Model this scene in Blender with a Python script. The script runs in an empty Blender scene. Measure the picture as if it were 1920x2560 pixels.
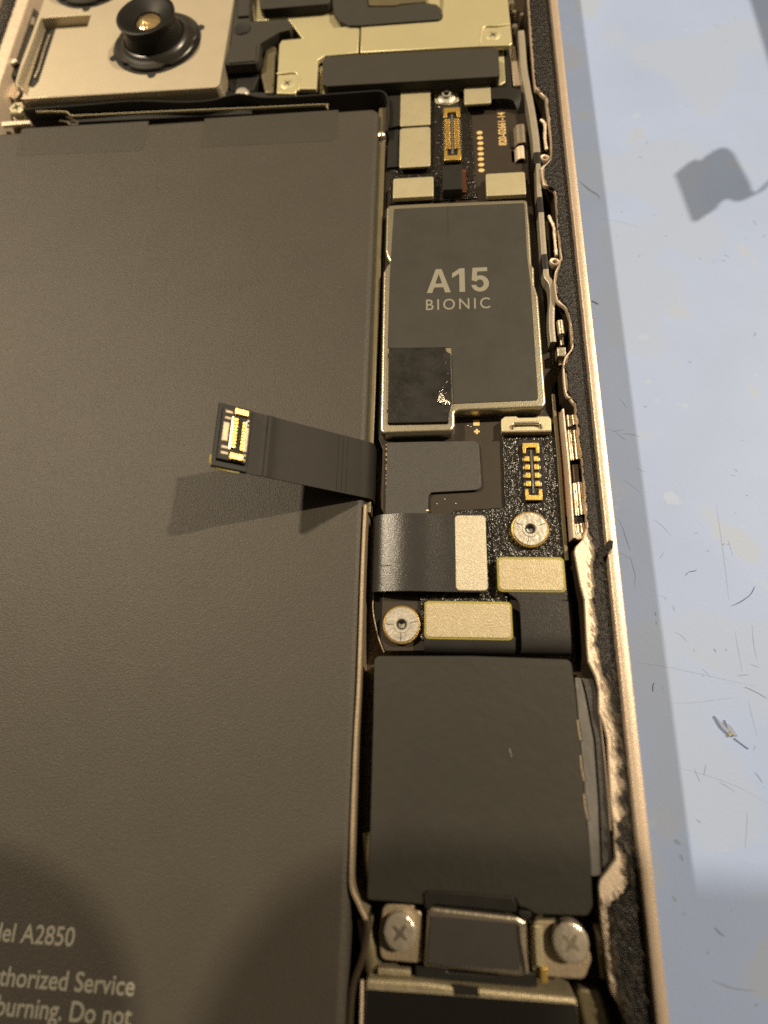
import bpy, bmesh, math, random
from mathutils import Vector, Matrix, noise
random.seed(7)
SC = bpy.context.scene
# ------------------------------------------------------------------ camera (1 unit = 1 mm)
SC.unit_settings.system = 'METRIC'
SC.unit_settings.scale_length = 0.001
F_PX = 1350.0
ROT = (-0.31079, -0.08713, 0.00172)
CAM_H = 46.44
def rotm(a, b, c):
    return Matrix.Rotation(c, 3, 'Z') @ Matrix.Rotation(b, 3, 'Y') @ Matrix.Rotation(a, 3, 'X')
W2C = rotm(*ROT)
C2W = W2C.transposed()
CAM = Vector((0, 0, CAM_H))
cd = bpy.data.cameras.new('camera')
cam = bpy.data.objects.new('camera', cd)
SC.collection.objects.link(cam)
cam.matrix_world = Matrix.Translation(CAM) @ C2W.to_4x4()
cd.sensor_fit = 'VERTICAL'
cd.sensor_height = 36.0
cd.lens = F_PX / 2560 * 36.0
cd.clip_start = 0.5
cd.clip_end = 6000
cd.dof.use_dof = True
cd.dof.focus_distance = 54.0
cd.dof.aperture_fstop = cd.lens * 1e-3 / (2 * 0.52)
SC.camera = cam
# ------------------------------------------------------------------ light
wd = bpy.data.worlds.new('World')
SC.world = wd
wd.use_nodes = True
wn, wl = wd.node_tree.nodes, wd.node_tree.links
wbg = wn['Background']
tc = wn.new('ShaderNodeTexCoord')
sx = wn.new('ShaderNodeSeparateXYZ')
wl.new(tc.outputs['Generated'], sx.inputs[0])
wr = wn.new('ShaderNodeValToRGB')
wr.color_ramp.elements[0].position = 0.0
wr.color_ramp.elements[0].color = (0.030, 0.022, 0.013, 1)
wr.color_ramp.elements[1].position = 0.9
wr.color_ramp.elements[1].color = (0.30, 0.235, 0.145, 1)
e = wr.color_ramp.elements.new(0.35)
e.color = (0.14, 0.105, 0.062, 1)
wl.new(sx.outputs[2], wr.inputs[0])
wl.new(wr.outputs[0], wbg.inputs[0])
wbg.inputs[1].default_value = 0.70
LAMP_D = 1300.0
def lamp(name, direction, power, size, col):
    ld = bpy.data.lights.new(name, 'AREA')
    ld.shape = 'DISK'
    ld.size = size
    ld.energy = power
    ld.color = col
    lo = bpy.data.objects.new(name, ld)
    SC.collection.objects.link(lo)
    d = Vector(direction).normalized()
    lo.location = Vector((0, 12, 0)) + d * LAMP_D
    lo.rotation_euler = d.to_track_quat('Z', 'Y').to_euler()
    return lo
WARM = (1.0, 0.82, 0.58)
lampA = lamp('ceiling_lamp', (-0.74, 0.43, 1), 1.5e7, 46, WARM)
lampB = lamp('ceiling_lamp.001', (0.83, 0.45, 1), 1.82e7, 38, WARM)
SC.view_settings.view_transform = 'Standard'
SC.view_settings.look = 'None'
SC.view_settings.gamma = 1
SC.view_settings.exposure = 0.0
SC.cycles.sample_clamp_indirect = 4.0
SC.cycles.caustics_reflective = False
SC.cycles.caustics_refractive = False
SC.cycles.use_denoising = False
SC.render.filter_size = 1.5

# ------------------------------------------------------------------ helpers
def P(px, py, z=0.0):
    """point of the photograph (1920 x 2560) on the level plane at height z (mm, 0 = top of the phone's rim)"""
    d = C2W @ Vector(((px - 960) / F_PX, -(py - 1280) / F_PX, -1.0))
    return CAM + d * ((z - CAM_H) / d.z)
def P2(pts, z):
    return [P(a, b, z).to_2d() for a, b in pts]
def setp(o, label=None, cat=None, group=None, kind=None):
    if label: o['label'] = label
    if cat: o['category'] = cat
    if group: o['group'] = group
    if kind: o['kind'] = kind
    return o
def thing(name, label, cat, loc, group=None):
    o = bpy.data.objects.new(name, None)
    o.empty_display_size = 0.5
    SC.collection.objects.link(o)
    o.location = loc
    return setp(o, label, cat, group)
def wloc(o):
    v = Vector((0, 0, 0))
    while o is not None:
        v = v + Vector(o.location)
        o = o.parent
    return v
def emit(name, bm, mat, parent=None, sharp=40):
    me = bpy.data.meshes.new(name)
    if parent is None:
        xs = [v.co for v in bm.verts]
        lo = Vector((min(v.x for v in xs), min(v.y for v in xs), min(v.z for v in xs)))
        hi = Vector((max(v.x for v in xs), max(v.y for v in xs), 0))
        org = Vector(((lo.x + hi.x) / 2, (lo.y + hi.y) / 2, lo.z))
    else:
        org = wloc(parent)
    bmesh.ops.translate(bm, verts=bm.verts, vec=-org)
    bmesh.ops.recalc_face_normals(bm, faces=bm.faces)
    bm.to_mesh(me)
    bm.free()
    me.materials.append(mat)
    flat = [p.index for p in me.polygons if not p.use_smooth]
    me.set_sharp_from_angle(angle=math.radians(sharp))
    ek = {e.key: e.index for e in me.edges}
    for i in flat:
        me.polygons[i].use_smooth = False
        for k in me.polygons[i].edge_keys: me.edges[ek[k]].use_edge_sharp = True
    o = bpy.data.objects.new(name, me)
    SC.collection.objects.link(o)
    if parent is None:
        o.location = org
    else:
        o.parent = parent
    return o
def dup(o, parent, off):
    c = o.copy()
    SC.collection.objects.link(c)
    c.parent = parent
    c.location = Vector(o.location) + Vector(off)
    return c
def dup_tree(root, loc, label, group=None):
    r = root.copy()
    SC.collection.objects.link(r)
    r.location = loc
    setp(r, label, None, group)
    for ch in list(root.children):
        c = ch.copy(); SC.collection.objects.link(c); c.parent = r
        for g in ch.children:
            d = g.copy(); SC.collection.objects.link(d); d.parent = c
    return r
def area2(p):
    return sum(p[i][0] * p[(i + 1) % len(p)][1] - p[(i + 1) % len(p)][0] * p[i][1] for i in range(len(p))) / 2
def fillet(pts, r, seg=6):
    """round the corners of a 2-D polygon; r is a number or one per corner"""
    n = len(pts); out = []
    for i in range(n):
        ri = r[i] if isinstance(r, (list, tuple)) else r
        p = Vector(pts[i]); a = Vector(pts[i - 1]); b = Vector(pts[(i + 1) % n])
        u = a - p; v = b - p
        lu, lv = u.length, v.length
        if ri <= 1e-4 or lu < 1e-5 or lv < 1e-5:
            out.append(p); continue
        u /= lu; v /= lv
        ang = math.acos(max(-1, min(1, u.dot(v))))
        if ang > math.radians(172) or ang < 0.05:
            out.append(p); continue
        d = min(ri / math.tan(ang / 2), lu * 0.48, lv * 0.48)
        rr = d * math.tan(ang / 2)
        c = p + (u + v).normalized() * (rr / math.sin(ang / 2))
        s = p + u * d - c; t = p + v * d - c
        a0 = math.atan2(s.y, s.x); a1 = math.atan2(t.y, t.x)
        da = (a1 - a0 + math.pi) % (2 * math.pi) - math.pi
        for k in range(seg + 1):
            w = a0 + da * k / seg
            out.append(c + Vector((math.cos(w), math.sin(w))) * rr)
    res = []
    for p in out:
        if not res or (p - res[-1]).length > 1e-4: res.append(p)
    if (res[0] - res[-1]).length < 1e-4: res.pop()
    return res
def inset(pts, d):
    """pts counter-clockwise"""
    n = len(pts); out = []
    for i in range(n):
        a = (pts[i] - pts[i - 1]); b = (pts[(i + 1) % n] - pts[i])
        na = Vector((-a.y, a.x)).normalized(); nb = Vector((-b.y, b.x)).normalized()
        m = na + nb
        if m.length < 1e-5: m = na.copy()
        m = m.normalized()
        k = d / max(0.45, m.dot(na))
        out.append(pts[i] + m * k)
    return out
def prism(bm, pts, zt, zb, bev=0.06, hole_top=True):
    pts = [Vector((p[0], p[1])) for p in pts]
    if area2(pts) < 0: pts.reverse()
    rings = [(pts, zb)]
    if bev > 0:
        rings += [(pts, zt - bev), (inset(pts, bev * 0.13), zt - bev * 0.5), (inset(pts, bev * 0.5), zt - bev * 0.13), (inset(pts, bev), zt)]
    else:
        rings.append((pts, zt))
    vs = [[bm.verts.new((p.x, p.y, z)) for p in ring] for ring, z in rings]
    n = len(pts)
    for a, b in zip(vs[:-1], vs[1:]):
        for i in range(n):
            f = bm.faces.new((a[i], a[(i + 1) % n], b[(i + 1) % n], b[i]))
            f.smooth = bev > 0
    if hole_top:
        bm.faces.new(vs[-1]).smooth = False
    bm.faces.new(list(reversed(vs[0]))).smooth = False
    return vs
def slab(name, pts_px, zt, th, mat, parent=None, bev=0.06, r=0.0, seg=5, rough=0.0, zin=None):
    """a plate whose outline is measured on the photograph, with its own height and thickness"""
    q = fillet(P2(pts_px, zt if zin is None else zin), r, seg)
    if rough > 0: q = roughen(q, rough)
    bm = bmesh.new()
    prism(bm, q, zt, zt - th, bev)
    return emit(name, bm, mat, parent)
def rectw(x0, y0, x1, y1, r=0.0, seg=5):
    return fillet([Vector((x0, y0)), Vector((x1, y0)), Vector((x1, y1)), Vector((x0, y1))], r, seg)
def rectp(a, b, z):
    """level rectangle in the phone's own axes from two opposite corners of the photograph"""
    p, q = P(a[0], a[1], z), P(b[0], b[1], z)
    return min(p.x, q.x), min(p.y, q.y), max(p.x, q.x), max(p.y, q.y)
def box(name, a, b, zt, th, mat, parent=None, bev=0.06, r=0.0, grow=0.0):
    x0, y0, x1, y1 = rectp(a, b, zt)
    bm = bmesh.new()
    prism(bm, rectw(x0 - grow, y0 - grow, x1 + grow, y1 + grow, r), zt, zt - th, bev)
    return emit(name, bm, mat, parent)
def wbox(name, x0, y0, x1, y1, zt, zb, mat, parent=None, bev=0.05, r=0.0):
    bm = bmesh.new()
    prism(bm, rectw(x0, y0, x1, y1, r), zt, zb, bev)
    return emit(name, bm, mat, parent)
def roughen(pts, amp, step=0.25, seed=0.0, freq=1.2):
    out = []
    n = len(pts)
    for i in range(n):
        a, b = pts[i], pts[(i + 1) % n]
        m = max(1, int((b - a).length / step))
        d = (b - a)
        nn = Vector((-d.y, d.x)).normalized()
        for k in range(m):
            p = a + d * (k / m)
            v = Vector((p.x * freq + seed, p.y * freq, seed))
            s = noise.noise(v) + 0.6 * noise.noise(v * 3.1)
            out.append(p + nn * s * amp)
    return out
def lathe(name, c, prof, mat, parent=None, seg=40, rim=None):
    """surface of revolution round the vertical through c; prof = [(radius, z above c.z)]"""
    bm = bmesh.new()
    rings = []
    for r, z in prof:
        if r < 1e-5:
            rings.append([bm.verts.new((c[0], c[1], c[2] + z))])
        else:
            rr = []
            for k in range(seg):
                w = 2 * math.pi * k / seg
                q = r * (1 + (rim(w) if rim else 0))
                rr.append(bm.verts.new((c[0] + q * math.cos(w), c[1] + q * math.sin(w), c[2] + z)))
            rings.append(rr)
    for a, b in zip(rings[:-1], rings[1:]):
        if len(a) == 1 and len(b) == 1: continue
        for k in range(seg):
            k2 = (k + 1) % seg
            if len(a) == 1: f = bm.faces.new((a[0], b[k], b[k2]))
            elif len(b) == 1: f = bm.faces.new((a[k], a[k2], b[0]))
            else: f = bm.faces.new((a[k], a[k2], b[k2], b[k]))
            f.smooth = True
    return emit(name, bm, mat, parent, 35)
def tube_bm(bm, pts, rad, seg=8, flat=1.0, taper=False):
    pts = [Vector(p) for p in pts]
    n = len(pts); rings = []
    for i, p in enumerate(pts):
        t = (pts[min(i + 1, n - 1)] - pts[max(i - 1, 0)])
        if t.length < 1e-6: t = Vector((1, 0, 0))
        t.normalize()
        up = Vector((0, 0, 1)) if abs(t.z) < 0.9 else Vector((1, 0, 0))
        a = t.cross(up).normalized(); b = a.cross(t).normalized()
        r = rad[i] if isinstance(rad, (list, tuple)) else rad
        if taper: r *= max(0.25, 1 - abs(2 * i / (n - 1) - 1) ** 3)
        rings.append([bm.verts.new(p + a * math.cos(2 * math.pi * k / seg) * r + b * math.sin(2 * math.pi * k / seg) * r * flat) for k in range(seg)])
    for a, b in zip(rings[:-1], rings[1:]):
        for k in range(seg):
            bm.faces.new((a[k], a[(k + 1) % seg], b[(k + 1) % seg], b[k])).smooth = True
    bm.faces.new(rings[0]); bm.faces.new(list(reversed(rings[-1])))
def tube(name, pts, rad, mat, parent=None, seg=8, flat=1.0, taper=False):
    bm = bmesh.new()
    tube_bm(bm, pts, rad, seg, flat, taper)
    return emit(name, bm, mat, parent, 60)
def smooth_path(pts, k=6):
    """Catmull-Rom through the points"""
    pts = [Vector(p) for p in pts]; out = []
    n = len(pts)
    for i in range(n - 1):
        p0, p1, p2, p3 = pts[max(i - 1, 0)], pts[i], pts[i + 1], pts[min(i + 2, n - 1)]
        for j in range(k):
            t = j / k
            out.append(0.5 * ((2 * p1) + (p2 - p0) * t + (2 * p0 - 5 * p1 + 4 * p2 - p3) * t * t + (3 * p1 - p0 - 3 * p2 + p3) * t ** 3))
    out.append(pts[-1])
    return out
def ribbon(name, path, half, mat, parent=None, th=0.12, k=5, smooth=True):
    """flat flexible strip: centre line path, half = half-width vector (constant or one per point), th = thickness"""
    q = smooth_path(path, k) if smooth else [Vector(p) for p in path]
    n = len(q)
    bm = bmesh.new(); rows = []
    for i, p in enumerate(q):
        if isinstance(half, list):
            s = i / (n - 1) * (len(half) - 1); j = min(int(s), len(half) - 2)
            h = Vector(half[j]).lerp(Vector(half[j + 1]), s - j)
        else: h = Vector(half)
        t = (q[min(i + 1, n - 1)] - q[max(i - 1, 0)]).normalized()
        nn = t.cross(h).normalized() * th / 2
        rows.append([bm.verts.new(p - h + nn), bm.verts.new(p + h + nn), bm.verts.new(p + h - nn), bm.verts.new(p - h - nn)])
    for a, b in zip(rows[:-1], rows[1:]):
        for kk in range(4):
            bm.faces.new((a[kk], a[(kk + 1) % 4], b[(kk + 1) % 4], b[kk])).smooth = True
    bm.faces.new(rows[0]); bm.faces.new(list(reversed(rows[-1])))
    return emit(name, bm, mat, parent, 35)
def strip_wall(name, pts_px, z, w, h, mat, parent=None, k=5):
    """upright strip of width w and height h whose top edge follows a line of the photograph"""
    q = smooth_path([P(a, b, z) for a, b in pts_px], k)
    bm = bmesh.new(); rows = []
    for i, p in enumerate(q):
        t = (q[min(i + 1, len(q) - 1)] - q[max(i - 1, 0)]).normalized()
        a = Vector((-t.y, t.x, 0)).normalized() * w / 2
        e = min(w * 0.3, 0.06)
        rows.append([bm.verts.new(p + a * s + Vector((0, 0, zz))) for s, zz in ((-1, -h), (-1, -e), (-0.6, 0), (0.6, 0), (1, -e), (1, -h))])
    for a, b in zip(rows[:-1], rows[1:]):
        for kk in range(6):
            bm.faces.new((a[kk], a[(kk + 1) % 6], b[(kk + 1) % 6], b[kk])).smooth = True
    bm.faces.new(rows[0]); bm.faces.new(list(reversed(rows[-1])))
    return emit(name, bm, mat, parent, 35)
def curve_mesh(name, loops, place, mat, parent, depth=0.012):
    """filled flat shapes (outer loops and holes) -> thin mesh; place maps (u, v) to the world"""
    cu = bpy.data.curves.new(name, 'CURVE')
    cu.dimensions = '2D'; cu.fill_mode = 'BOTH'; cu.extrude = 0.5
    for lp in loops:
        sp = cu.splines.new('POLY'); sp.points.add(len(lp) - 1); sp.use_cyclic_u = True
        for i, (u, v) in enumerate(lp): sp.points[i].co = (u, v, 0, 1)
    return _to_mesh(name, cu, place, mat, parent, depth)
def text_mesh(name, body, place, mat, parent, depth=0.012, align='LEFT', spacing=1.0, bold=0.0, wordsp=1.0):
    cu = bpy.data.curves.new(name, 'FONT')
    cu.body = body; cu.size = 1.0; cu.align_x = align; cu.extrude = 0.5
    cu.space_character = spacing; cu.offset = bold; cu.space_word = wordsp; cu.resolution_u = 6
    return _to_mesh(name, cu, place, mat, parent, depth)
def _to_mesh(name, cu, place, mat, parent, depth):
    o = bpy.data.objects.new(name, cu)
    SC.collection.objects.link(o)
    dg = bpy.context.evaluated_depsgraph_get()
    dg.update()
    me = bpy.data.meshes.new_from_object(o.evaluated_get(dg))
    bpy.data.objects.remove(o, do_unlink=True)
    org = wloc(parent)
    for v in me.vertices:
        w = place(v.co.x, v.co.y)
        v.co = Vector((w.x, w.y, w.z + v.co.z * depth)) - org
    me.materials.clear(); me.materials.append(mat)
    for p in me.polygons: p.use_smooth = False
    o = bpy.data.objects.new(name, me)
    SC.collection.objects.link(o)
    o.parent = parent
    return o

# ------------------------------------------------------------------ materials
def mat(name, col, rough=0.5, metal=0.0, bump=None, var=None, spec=0.5, rvar=None, speck=None, coat=0.0, stretch=None, alpha=None, transm=0.0):
    """bump = (scale per mm, strength, detail); var = (scale, amount); speck = (scale, threshold, colour)"""
    m = bpy.data.materials.new(name)
    m.use_nodes = True
    n, l = m.node_tree.nodes, m.node_tree.links
    b = n['Principled BSDF']
    b.inputs['Base Color'].default_value = (*col, 1)
    b.inputs['Roughness'].default_value = rough
    b.inputs['Metallic'].default_value = metal
    b.inputs['Specular IOR Level'].default_value = spec
    b.inputs['Coat Weight'].default_value = coat
    b.inputs['Transmission Weight'].default_value = transm
    if alpha is not None: b.inputs['Alpha'].default_value = alpha
    geo = n.new('ShaderNodeNewGeometry')
    vec = geo.outputs['Position']
    if stretch:
        mp = n.new('ShaderNodeMapping'); mp.inputs['Scale'].default_value = stretch
        l.new(vec, mp.inputs[0]); vec = mp.outputs[0]
    def noi(scale, detail=3, rough_=0.55):
        t = n.new('ShaderNodeTexNoise'); t.inputs['Scale'].default_value = scale
        t.inputs['Detail'].default_value = detail; t.inputs['Roughness'].default_value = rough_
        l.new(vec, t.inputs['Vector']); return t
    colsock = None
    if var:
        t = noi(var[0], 4)
        mr = n.new('ShaderNodeMapRange'); mr.inputs[1].default_value = 0.25; mr.inputs[2].default_value = 0.75
        mr.inputs[3].default_value = 1 - var[1]; mr.inputs[4].default_value = 1 + var[1]
        l.new(t.outputs['Fac'], mr.inputs[0])
        mx = n.new('ShaderNodeMix'); mx.data_type = 'RGBA'; mx.blend_type = 'MULTIPLY'; mx.inputs[0].default_value = 1
        mx.inputs[6].default_value = (*col, 1)
        l.new(mr.outputs[0], mx.inputs[7])
        colsock = mx.outputs[2]
    if speck:
        specks = speck if isinstance(speck, list) else [speck]
        for sc_, th_, c_ in specks:
            t = noi(sc_, 2, 0.5)
            mr = n.new('ShaderNodeMapRange'); mr.inputs[1].default_value = th_; mr.inputs[2].default_value = th_ + 0.04
            l.new(t.outputs['Fac'], mr.inputs[0])
            mx = n.new('ShaderNodeMix'); mx.data_type = 'RGBA'
            if colsock: l.new(colsock, mx.inputs[6])
            else: mx.inputs[6].default_value = (*col, 1)
            mx.inputs[7].default_value = (*c_, 1)
            l.new(mr.outputs[0], mx.inputs[0])
            colsock = mx.outputs[2]
    if colsock: l.new(colsock, b.inputs['Base Color'])
    if rvar:
        t = noi(rvar[0], 3)
        mr = n.new('ShaderNodeMapRange'); mr.inputs[1].default_value = 0.3; mr.inputs[2].default_value = 0.7
        mr.inputs[3].default_value = rough - rvar[1]; mr.inputs[4].default_value = rough + rvar[1]
        l.new(t.outputs['Fac'], mr.inputs[0]); l.new(mr.outputs[0], b.inputs['Roughness'])
    if bump:
        t = noi(bump[0], bump[2] if len(bump) > 2 else 2)
        bp = n.new('ShaderNodeBump'); bp.inputs['Strength'].default_value = bump[1]
        bp.inputs['Distance'].default_value = 1.0 / bump[0]
        l.new(t.outputs['Fac'], bp.inputs['Height']); l.new(bp.outputs[0], b.inputs['Normal'])
    return m
DUST = (0.45, 0.43, 0.38)
M = {}
M['mat'] = mat('mat_silicone', (0.302, 0.396, 0.645), 0.55, 0, (3, 0.05, 3), (0.06, 0.06), 0.3, speck=[(0.9, 0.755, (0.26, 0.32, 0.46)), (0.12, 0.62, (0.325, 0.402, 0.575)), (0.05, 0.54, (0.312, 0.398, 0.605)), (0.35, 0.70, (0.34, 0.425, 0.63))])
M['mark'] = mat('mat_scratch', (0.18, 0.225, 0.34), 0.7)
M['mark2'] = mat('mat_scratch_pale', (0.235, 0.295, 0.43), 0.7)
M['rim'] = mat('rose_gold_anodised', (0.70, 0.565, 0.44), 0.38, 0.6, (9, 0.28, 3), (0.8, 0.06), speck=[(2.2, 0.72, (0.44, 0.33, 0.23)), (6, 0.71, (0.54, 0.42, 0.31))])
M['ledge'] = mat('machined_gold', (0.80, 0.66, 0.51), 0.45, 0.5, (6, 0.25, 3), (1.2, 0.08), speck=[(1.6, 0.73, (0.34, 0.25, 0.17)), (4.5, 0.72, (0.44, 0.34, 0.24))])
M['floor'] = mat('chassis_floor', (0.10, 0.075, 0.045), 0.5, 0.7, (2, 0.2, 3), (0.4, 0.25))
M['wall'] = mat('chassis_wall', (0.17, 0.145, 0.085), 0.45, 0.5, (4, 0.1, 2), (0.6, 0.15))
M['foam'] = mat('adhesive_foam', (0.010, 0.009, 0.008), 0.34, 0, (4.0, 0.9, 4), (1.0, 0.3), 0.36, stretch=(1.0, 0.7, 1.0), speck=(5, 0.75, (0.08, 0.07, 0.06)))
M['fibre'] = mat('adhesive_fibre', (0.030, 0.027, 0.024), 0.4)
M['battery'] = mat('battery_wrap', (0.060, 0.054, 0.045), 0.46, 0, (8.0, 0.42, 2), (0.18, 0.05), 0.30, speck=[(2.6, 0.80, (0.12, 0.11, 0.09)), (7, 0.74, (0.095, 0.085, 0.07))])
M['tab'] = mat('battery_tab', (0.051, 0.046, 0.038), 0.47, 0, (8.0, 0.36, 2), (0.18, 0.05), 0.30)
M['print'] = mat('battery_print', (0.28, 0.27, 0.22), 0.6)
M['flex'] = mat('flex_black', (0.021, 0.019, 0.016), 0.5, 0, (6, 0.06, 2), (0.5, 0.1), 0.16)
M['flexgloss'] = mat('flex_satin', (0.026, 0.025, 0.024), 0.30, 0, (9, 0.22, 2), (0.5, 0.1), 0.6)
M['black'] = mat('black_plastic', (0.017, 0.016, 0.014), 0.42, 0, (5, 0.1, 2), (0.8, 0.15), 0.4)
M['blackgloss'] = mat('black_gloss', (0.014, 0.013, 0.012), 0.16, 0, None, None, 0.6)
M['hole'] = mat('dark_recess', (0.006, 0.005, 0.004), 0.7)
M['pad'] = mat('grey_foam_pad', (0.040, 0.037, 0.031), 0.6, 0, (6, 0.10, 3), (0.5, 0.06), 0.28, speck=(2.2, 0.80, (0.08, 0.075, 0.065)))
M['sticker'] = mat('graphite_sticker', (0.043, 0.041, 0.036), 0.5, 0, (1.2, 0.05, 4), (0.25, 0.07), 0.34, rvar=(0.4, 0.06), speck=(5, 0.80, (0.10, 0.095, 0.08)))
M['sticker2'] = mat('graphite_textured', (0.052, 0.050, 0.046), 0.48, 0, (7, 0.35, 3), (0.9, 0.07), 0.42)
M['patch'] = mat('black_foam_patch', (0.013, 0.012, 0.010), 0.42, 0, (1.6, 0.14, 5), (0.7, 0.4), 0.35, rvar=(0.6, 0.1), speck=[(2.4, 0.74, (0.06, 0.055, 0.05)), (7, 0.75, (0.12, 0.11, 0.10))])
M['label'] = mat('label_ink', (0.235, 0.225, 0.18), 0.5)
M['cream'] = mat('nickel_plate', (0.55, 0.495, 0.325), 0.5, 0.7, (7, 0.18, 2), (0.7, 0.06), 0.5)
M['cream2'] = mat('stiffener_plate', (0.46, 0.395, 0.262), 0.5, 0.65, (8, 0.4, 2), (0.9, 0.06), 0.5, rvar=(1.5, 0.08))
M['brass'] = mat('nickel_silver', (0.64, 0.58, 0.35), 0.46, 0.62, (5, 0.05, 2), (0.3, 0.03), 0.5)
M['can'] = mat('shield_can', (0.66, 0.605, 0.455), 0.32, 0.95, (6, 0.15, 2), (0.8, 0.06))
M['cameraplate'] = mat('camera_plate', (0.60, 0.525, 0.39), 0.47, 0.62, (4.5, 0.08, 3), (0.4, 0.03))
M['steel'] = mat('steel', (0.58, 0.51, 0.40), 0.34, 0.9, (4, 0.12, 2), (0.8, 0.1))
M['screw'] = mat('screw_steel', (0.66, 0.62, 0.53), 0.36, 0.65, (2.0, 0.16, 3), (1.2, 0.15))
M['gold'] = mat('gold_contact', (0.74, 0.50, 0.13), 0.36, 0.8, (6, 0.2, 2))
M['pcb'] = mat('pcb_brown', (0.036, 0.027, 0.019), 0.45, 0, (5, 0.05, 2), (0.6, 0.10), 0.36)
M['conformal'] = mat('black_board_foam', (0.015, 0.013, 0.010), 0.24, 0, (2.6, 0.55, 2), (1.2, 0.3), 0.45)
M['copper'] = mat('copper', (0.20, 0.07, 0.035), 0.45, 0.6)
M['edge'] = mat('flex_edge', (0.36, 0.31, 0.05), 0.5)
M['film'] = mat('grey_film', (0.125, 0.12, 0.112), 0.30, 0, (1.2, 0.25, 3), (0.8, 0.2), 0.5, stretch=(1, 0.4, 1))
M['glass'] = mat('lens_glass', (0.85, 0.62, 0.28), 0.2, 0.85, (0.8, 0.35, 2), None, 0.9, coat=1.0)
M['sleeve'] = mat('grey_sleeve', (0.36, 0.32, 0.25), 0.42, 0.3, (4, 0.1, 2), (0.7, 0.1))
M['goldprint'] = mat('gold_print', (0.78, 0.56, 0.24), 0.5, 0.25)
M['speaker'] = mat('graphite_sheet', (0.032, 0.030, 0.025), 0.52, 0, (1.0, 0.06, 4), (0.22, 0.07), 0.32, speck=[(1.6, 0.82, (0.065, 0.06, 0.05)), (6, 0.79, (0.09, 0.085, 0.07))])
M['channel'] = mat('channel_dark', (0.035, 0.024, 0.014), 0.5)
M['rod'] = mat('rod_steel', (0.30, 0.235, 0.165), 0.30, 0.9, (4, 0.1, 2), (0.8, 0.12))
M['face'] = mat('bracket_face', (0.050, 0.046, 0.042), 0.4, 0, (3, 0.03, 2), (0.5, 0.08), 0.5)
M['lensblack'] = mat('lens_black', (0.006, 0.005, 0.004), 0.5, 0, None, None, 0.22)
M['fibre2'] = mat('adhesive_strand', (0.11, 0.092, 0.065), 0.35, 0, None, None, 0.5)
M['stiff'] = mat('pale_stiffener', (0.52, 0.47, 0.36), 0.5, 0.65, (8, 0.45, 2), (0.9, 0.05), 0.5)
M['dull'] = mat('dull_gold', (0.42, 0.34, 0.235), 0.5, 0.6, (5, 0.2, 2), (0.8, 0.1))
M['flange'] = mat('lens_flange', (0.030, 0.027, 0.022), 0.32, 0, None, (0.6, 0.1), 0.5)
M['scr'] = mat('wrap_scratch', (0.10, 0.092, 0.076), 0.5)
M['resin'] = mat('screw_bright', (0.62, 0.55, 0.45), 0.22, 0.6, (2.0, 0.2, 3), (1.2, 0.15))
M['tip'] = mat('tan_tip', (0.30, 0.25, 0.14), 0.5)
M['filmdark'] = mat('dark_film', (0.055, 0.052, 0.048), 0.34, 0, (2, 0.2, 3), (0.8, 0.15), 0.45)
M['hair'] = mat('hair', (0.06, 0.065, 0.08), 0.4)
M['foil'] = mat('torn_foil', (0.75, 0.68, 0.58), 0.25, 1, (5, 0.8, 3))
M['flake'] = mat('plastic_flake', (0.26, 0.31, 0.43), 0.25)

MAT_Z = -8.0
# ================================================================== setting: the work mat
bm = bmesh.new()
prism(bm, rectw(-900, -700, 900, 900), MAT_Z, MAT_Z - 3, 0)
ground = emit('ground', bm, M['mat'])
setp(ground, 'pale blue silicone work mat, scratched and smudged, under the opened phone', 'mat', kind='structure')

# ================================================================== phone frame
RX0, RX1 = 15.06, 15.98
LX0, LX1 = -63.0, -61.9
Y0, Y1 = -70.0, 125.0
frame = thing('phone_frame', 'rose gold phone frame with its screen off, machined ledge and pockets along the right side', 'phone frame', (-23, 10, MAT_Z))
def band(name, x0, x1, zt, zb, bev, m, wob):
    bm = bmesh.new(); rows = []
    n = 160
    for i in range(n + 1):
        y = Y0 + (Y1 - Y0) * i / n
        d = noise.noise(Vector((x0, y * 0.35, 0))) * wob
        rows.append([bm.verts.new((x, y, z)) for x, z in ((x0 + d, zb), (x0 + d, zt - bev), (x0 + bev * .3 + d, zt - bev * .3), (x0 + bev + d, zt), (x1 - bev * 1.6, zt), (x1 - bev * .6, zt - bev * .35), (x1, zt - bev * 1.6), (x1, zb))])
    for a, b in zip(rows[:-1], rows[1:]):
        for k in range(8):
            bm.faces.new((a[k], a[(k + 1) % 8], b[(k + 1) % 8], b[k])).smooth = True
    bm.faces.new(rows[0]); bm.faces.new(list(reversed(rows[-1])))
    return emit(name, bm, m, frame, 40)
band('outer_rim', RX0, RX1, 0.0, MAT_Z + 0.3, 0.16, M['rim'], 0.02)
band('outer_rim', LX0, LX1, 0.0, MAT_Z + 0.3, 0.16, M['rim'], 0.02)
wbox('midplate', LX1 - .05, Y0, RX0 + .05, Y1, -5.2, MAT_Z + 0.31, M['floor'], frame, 0)
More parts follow.
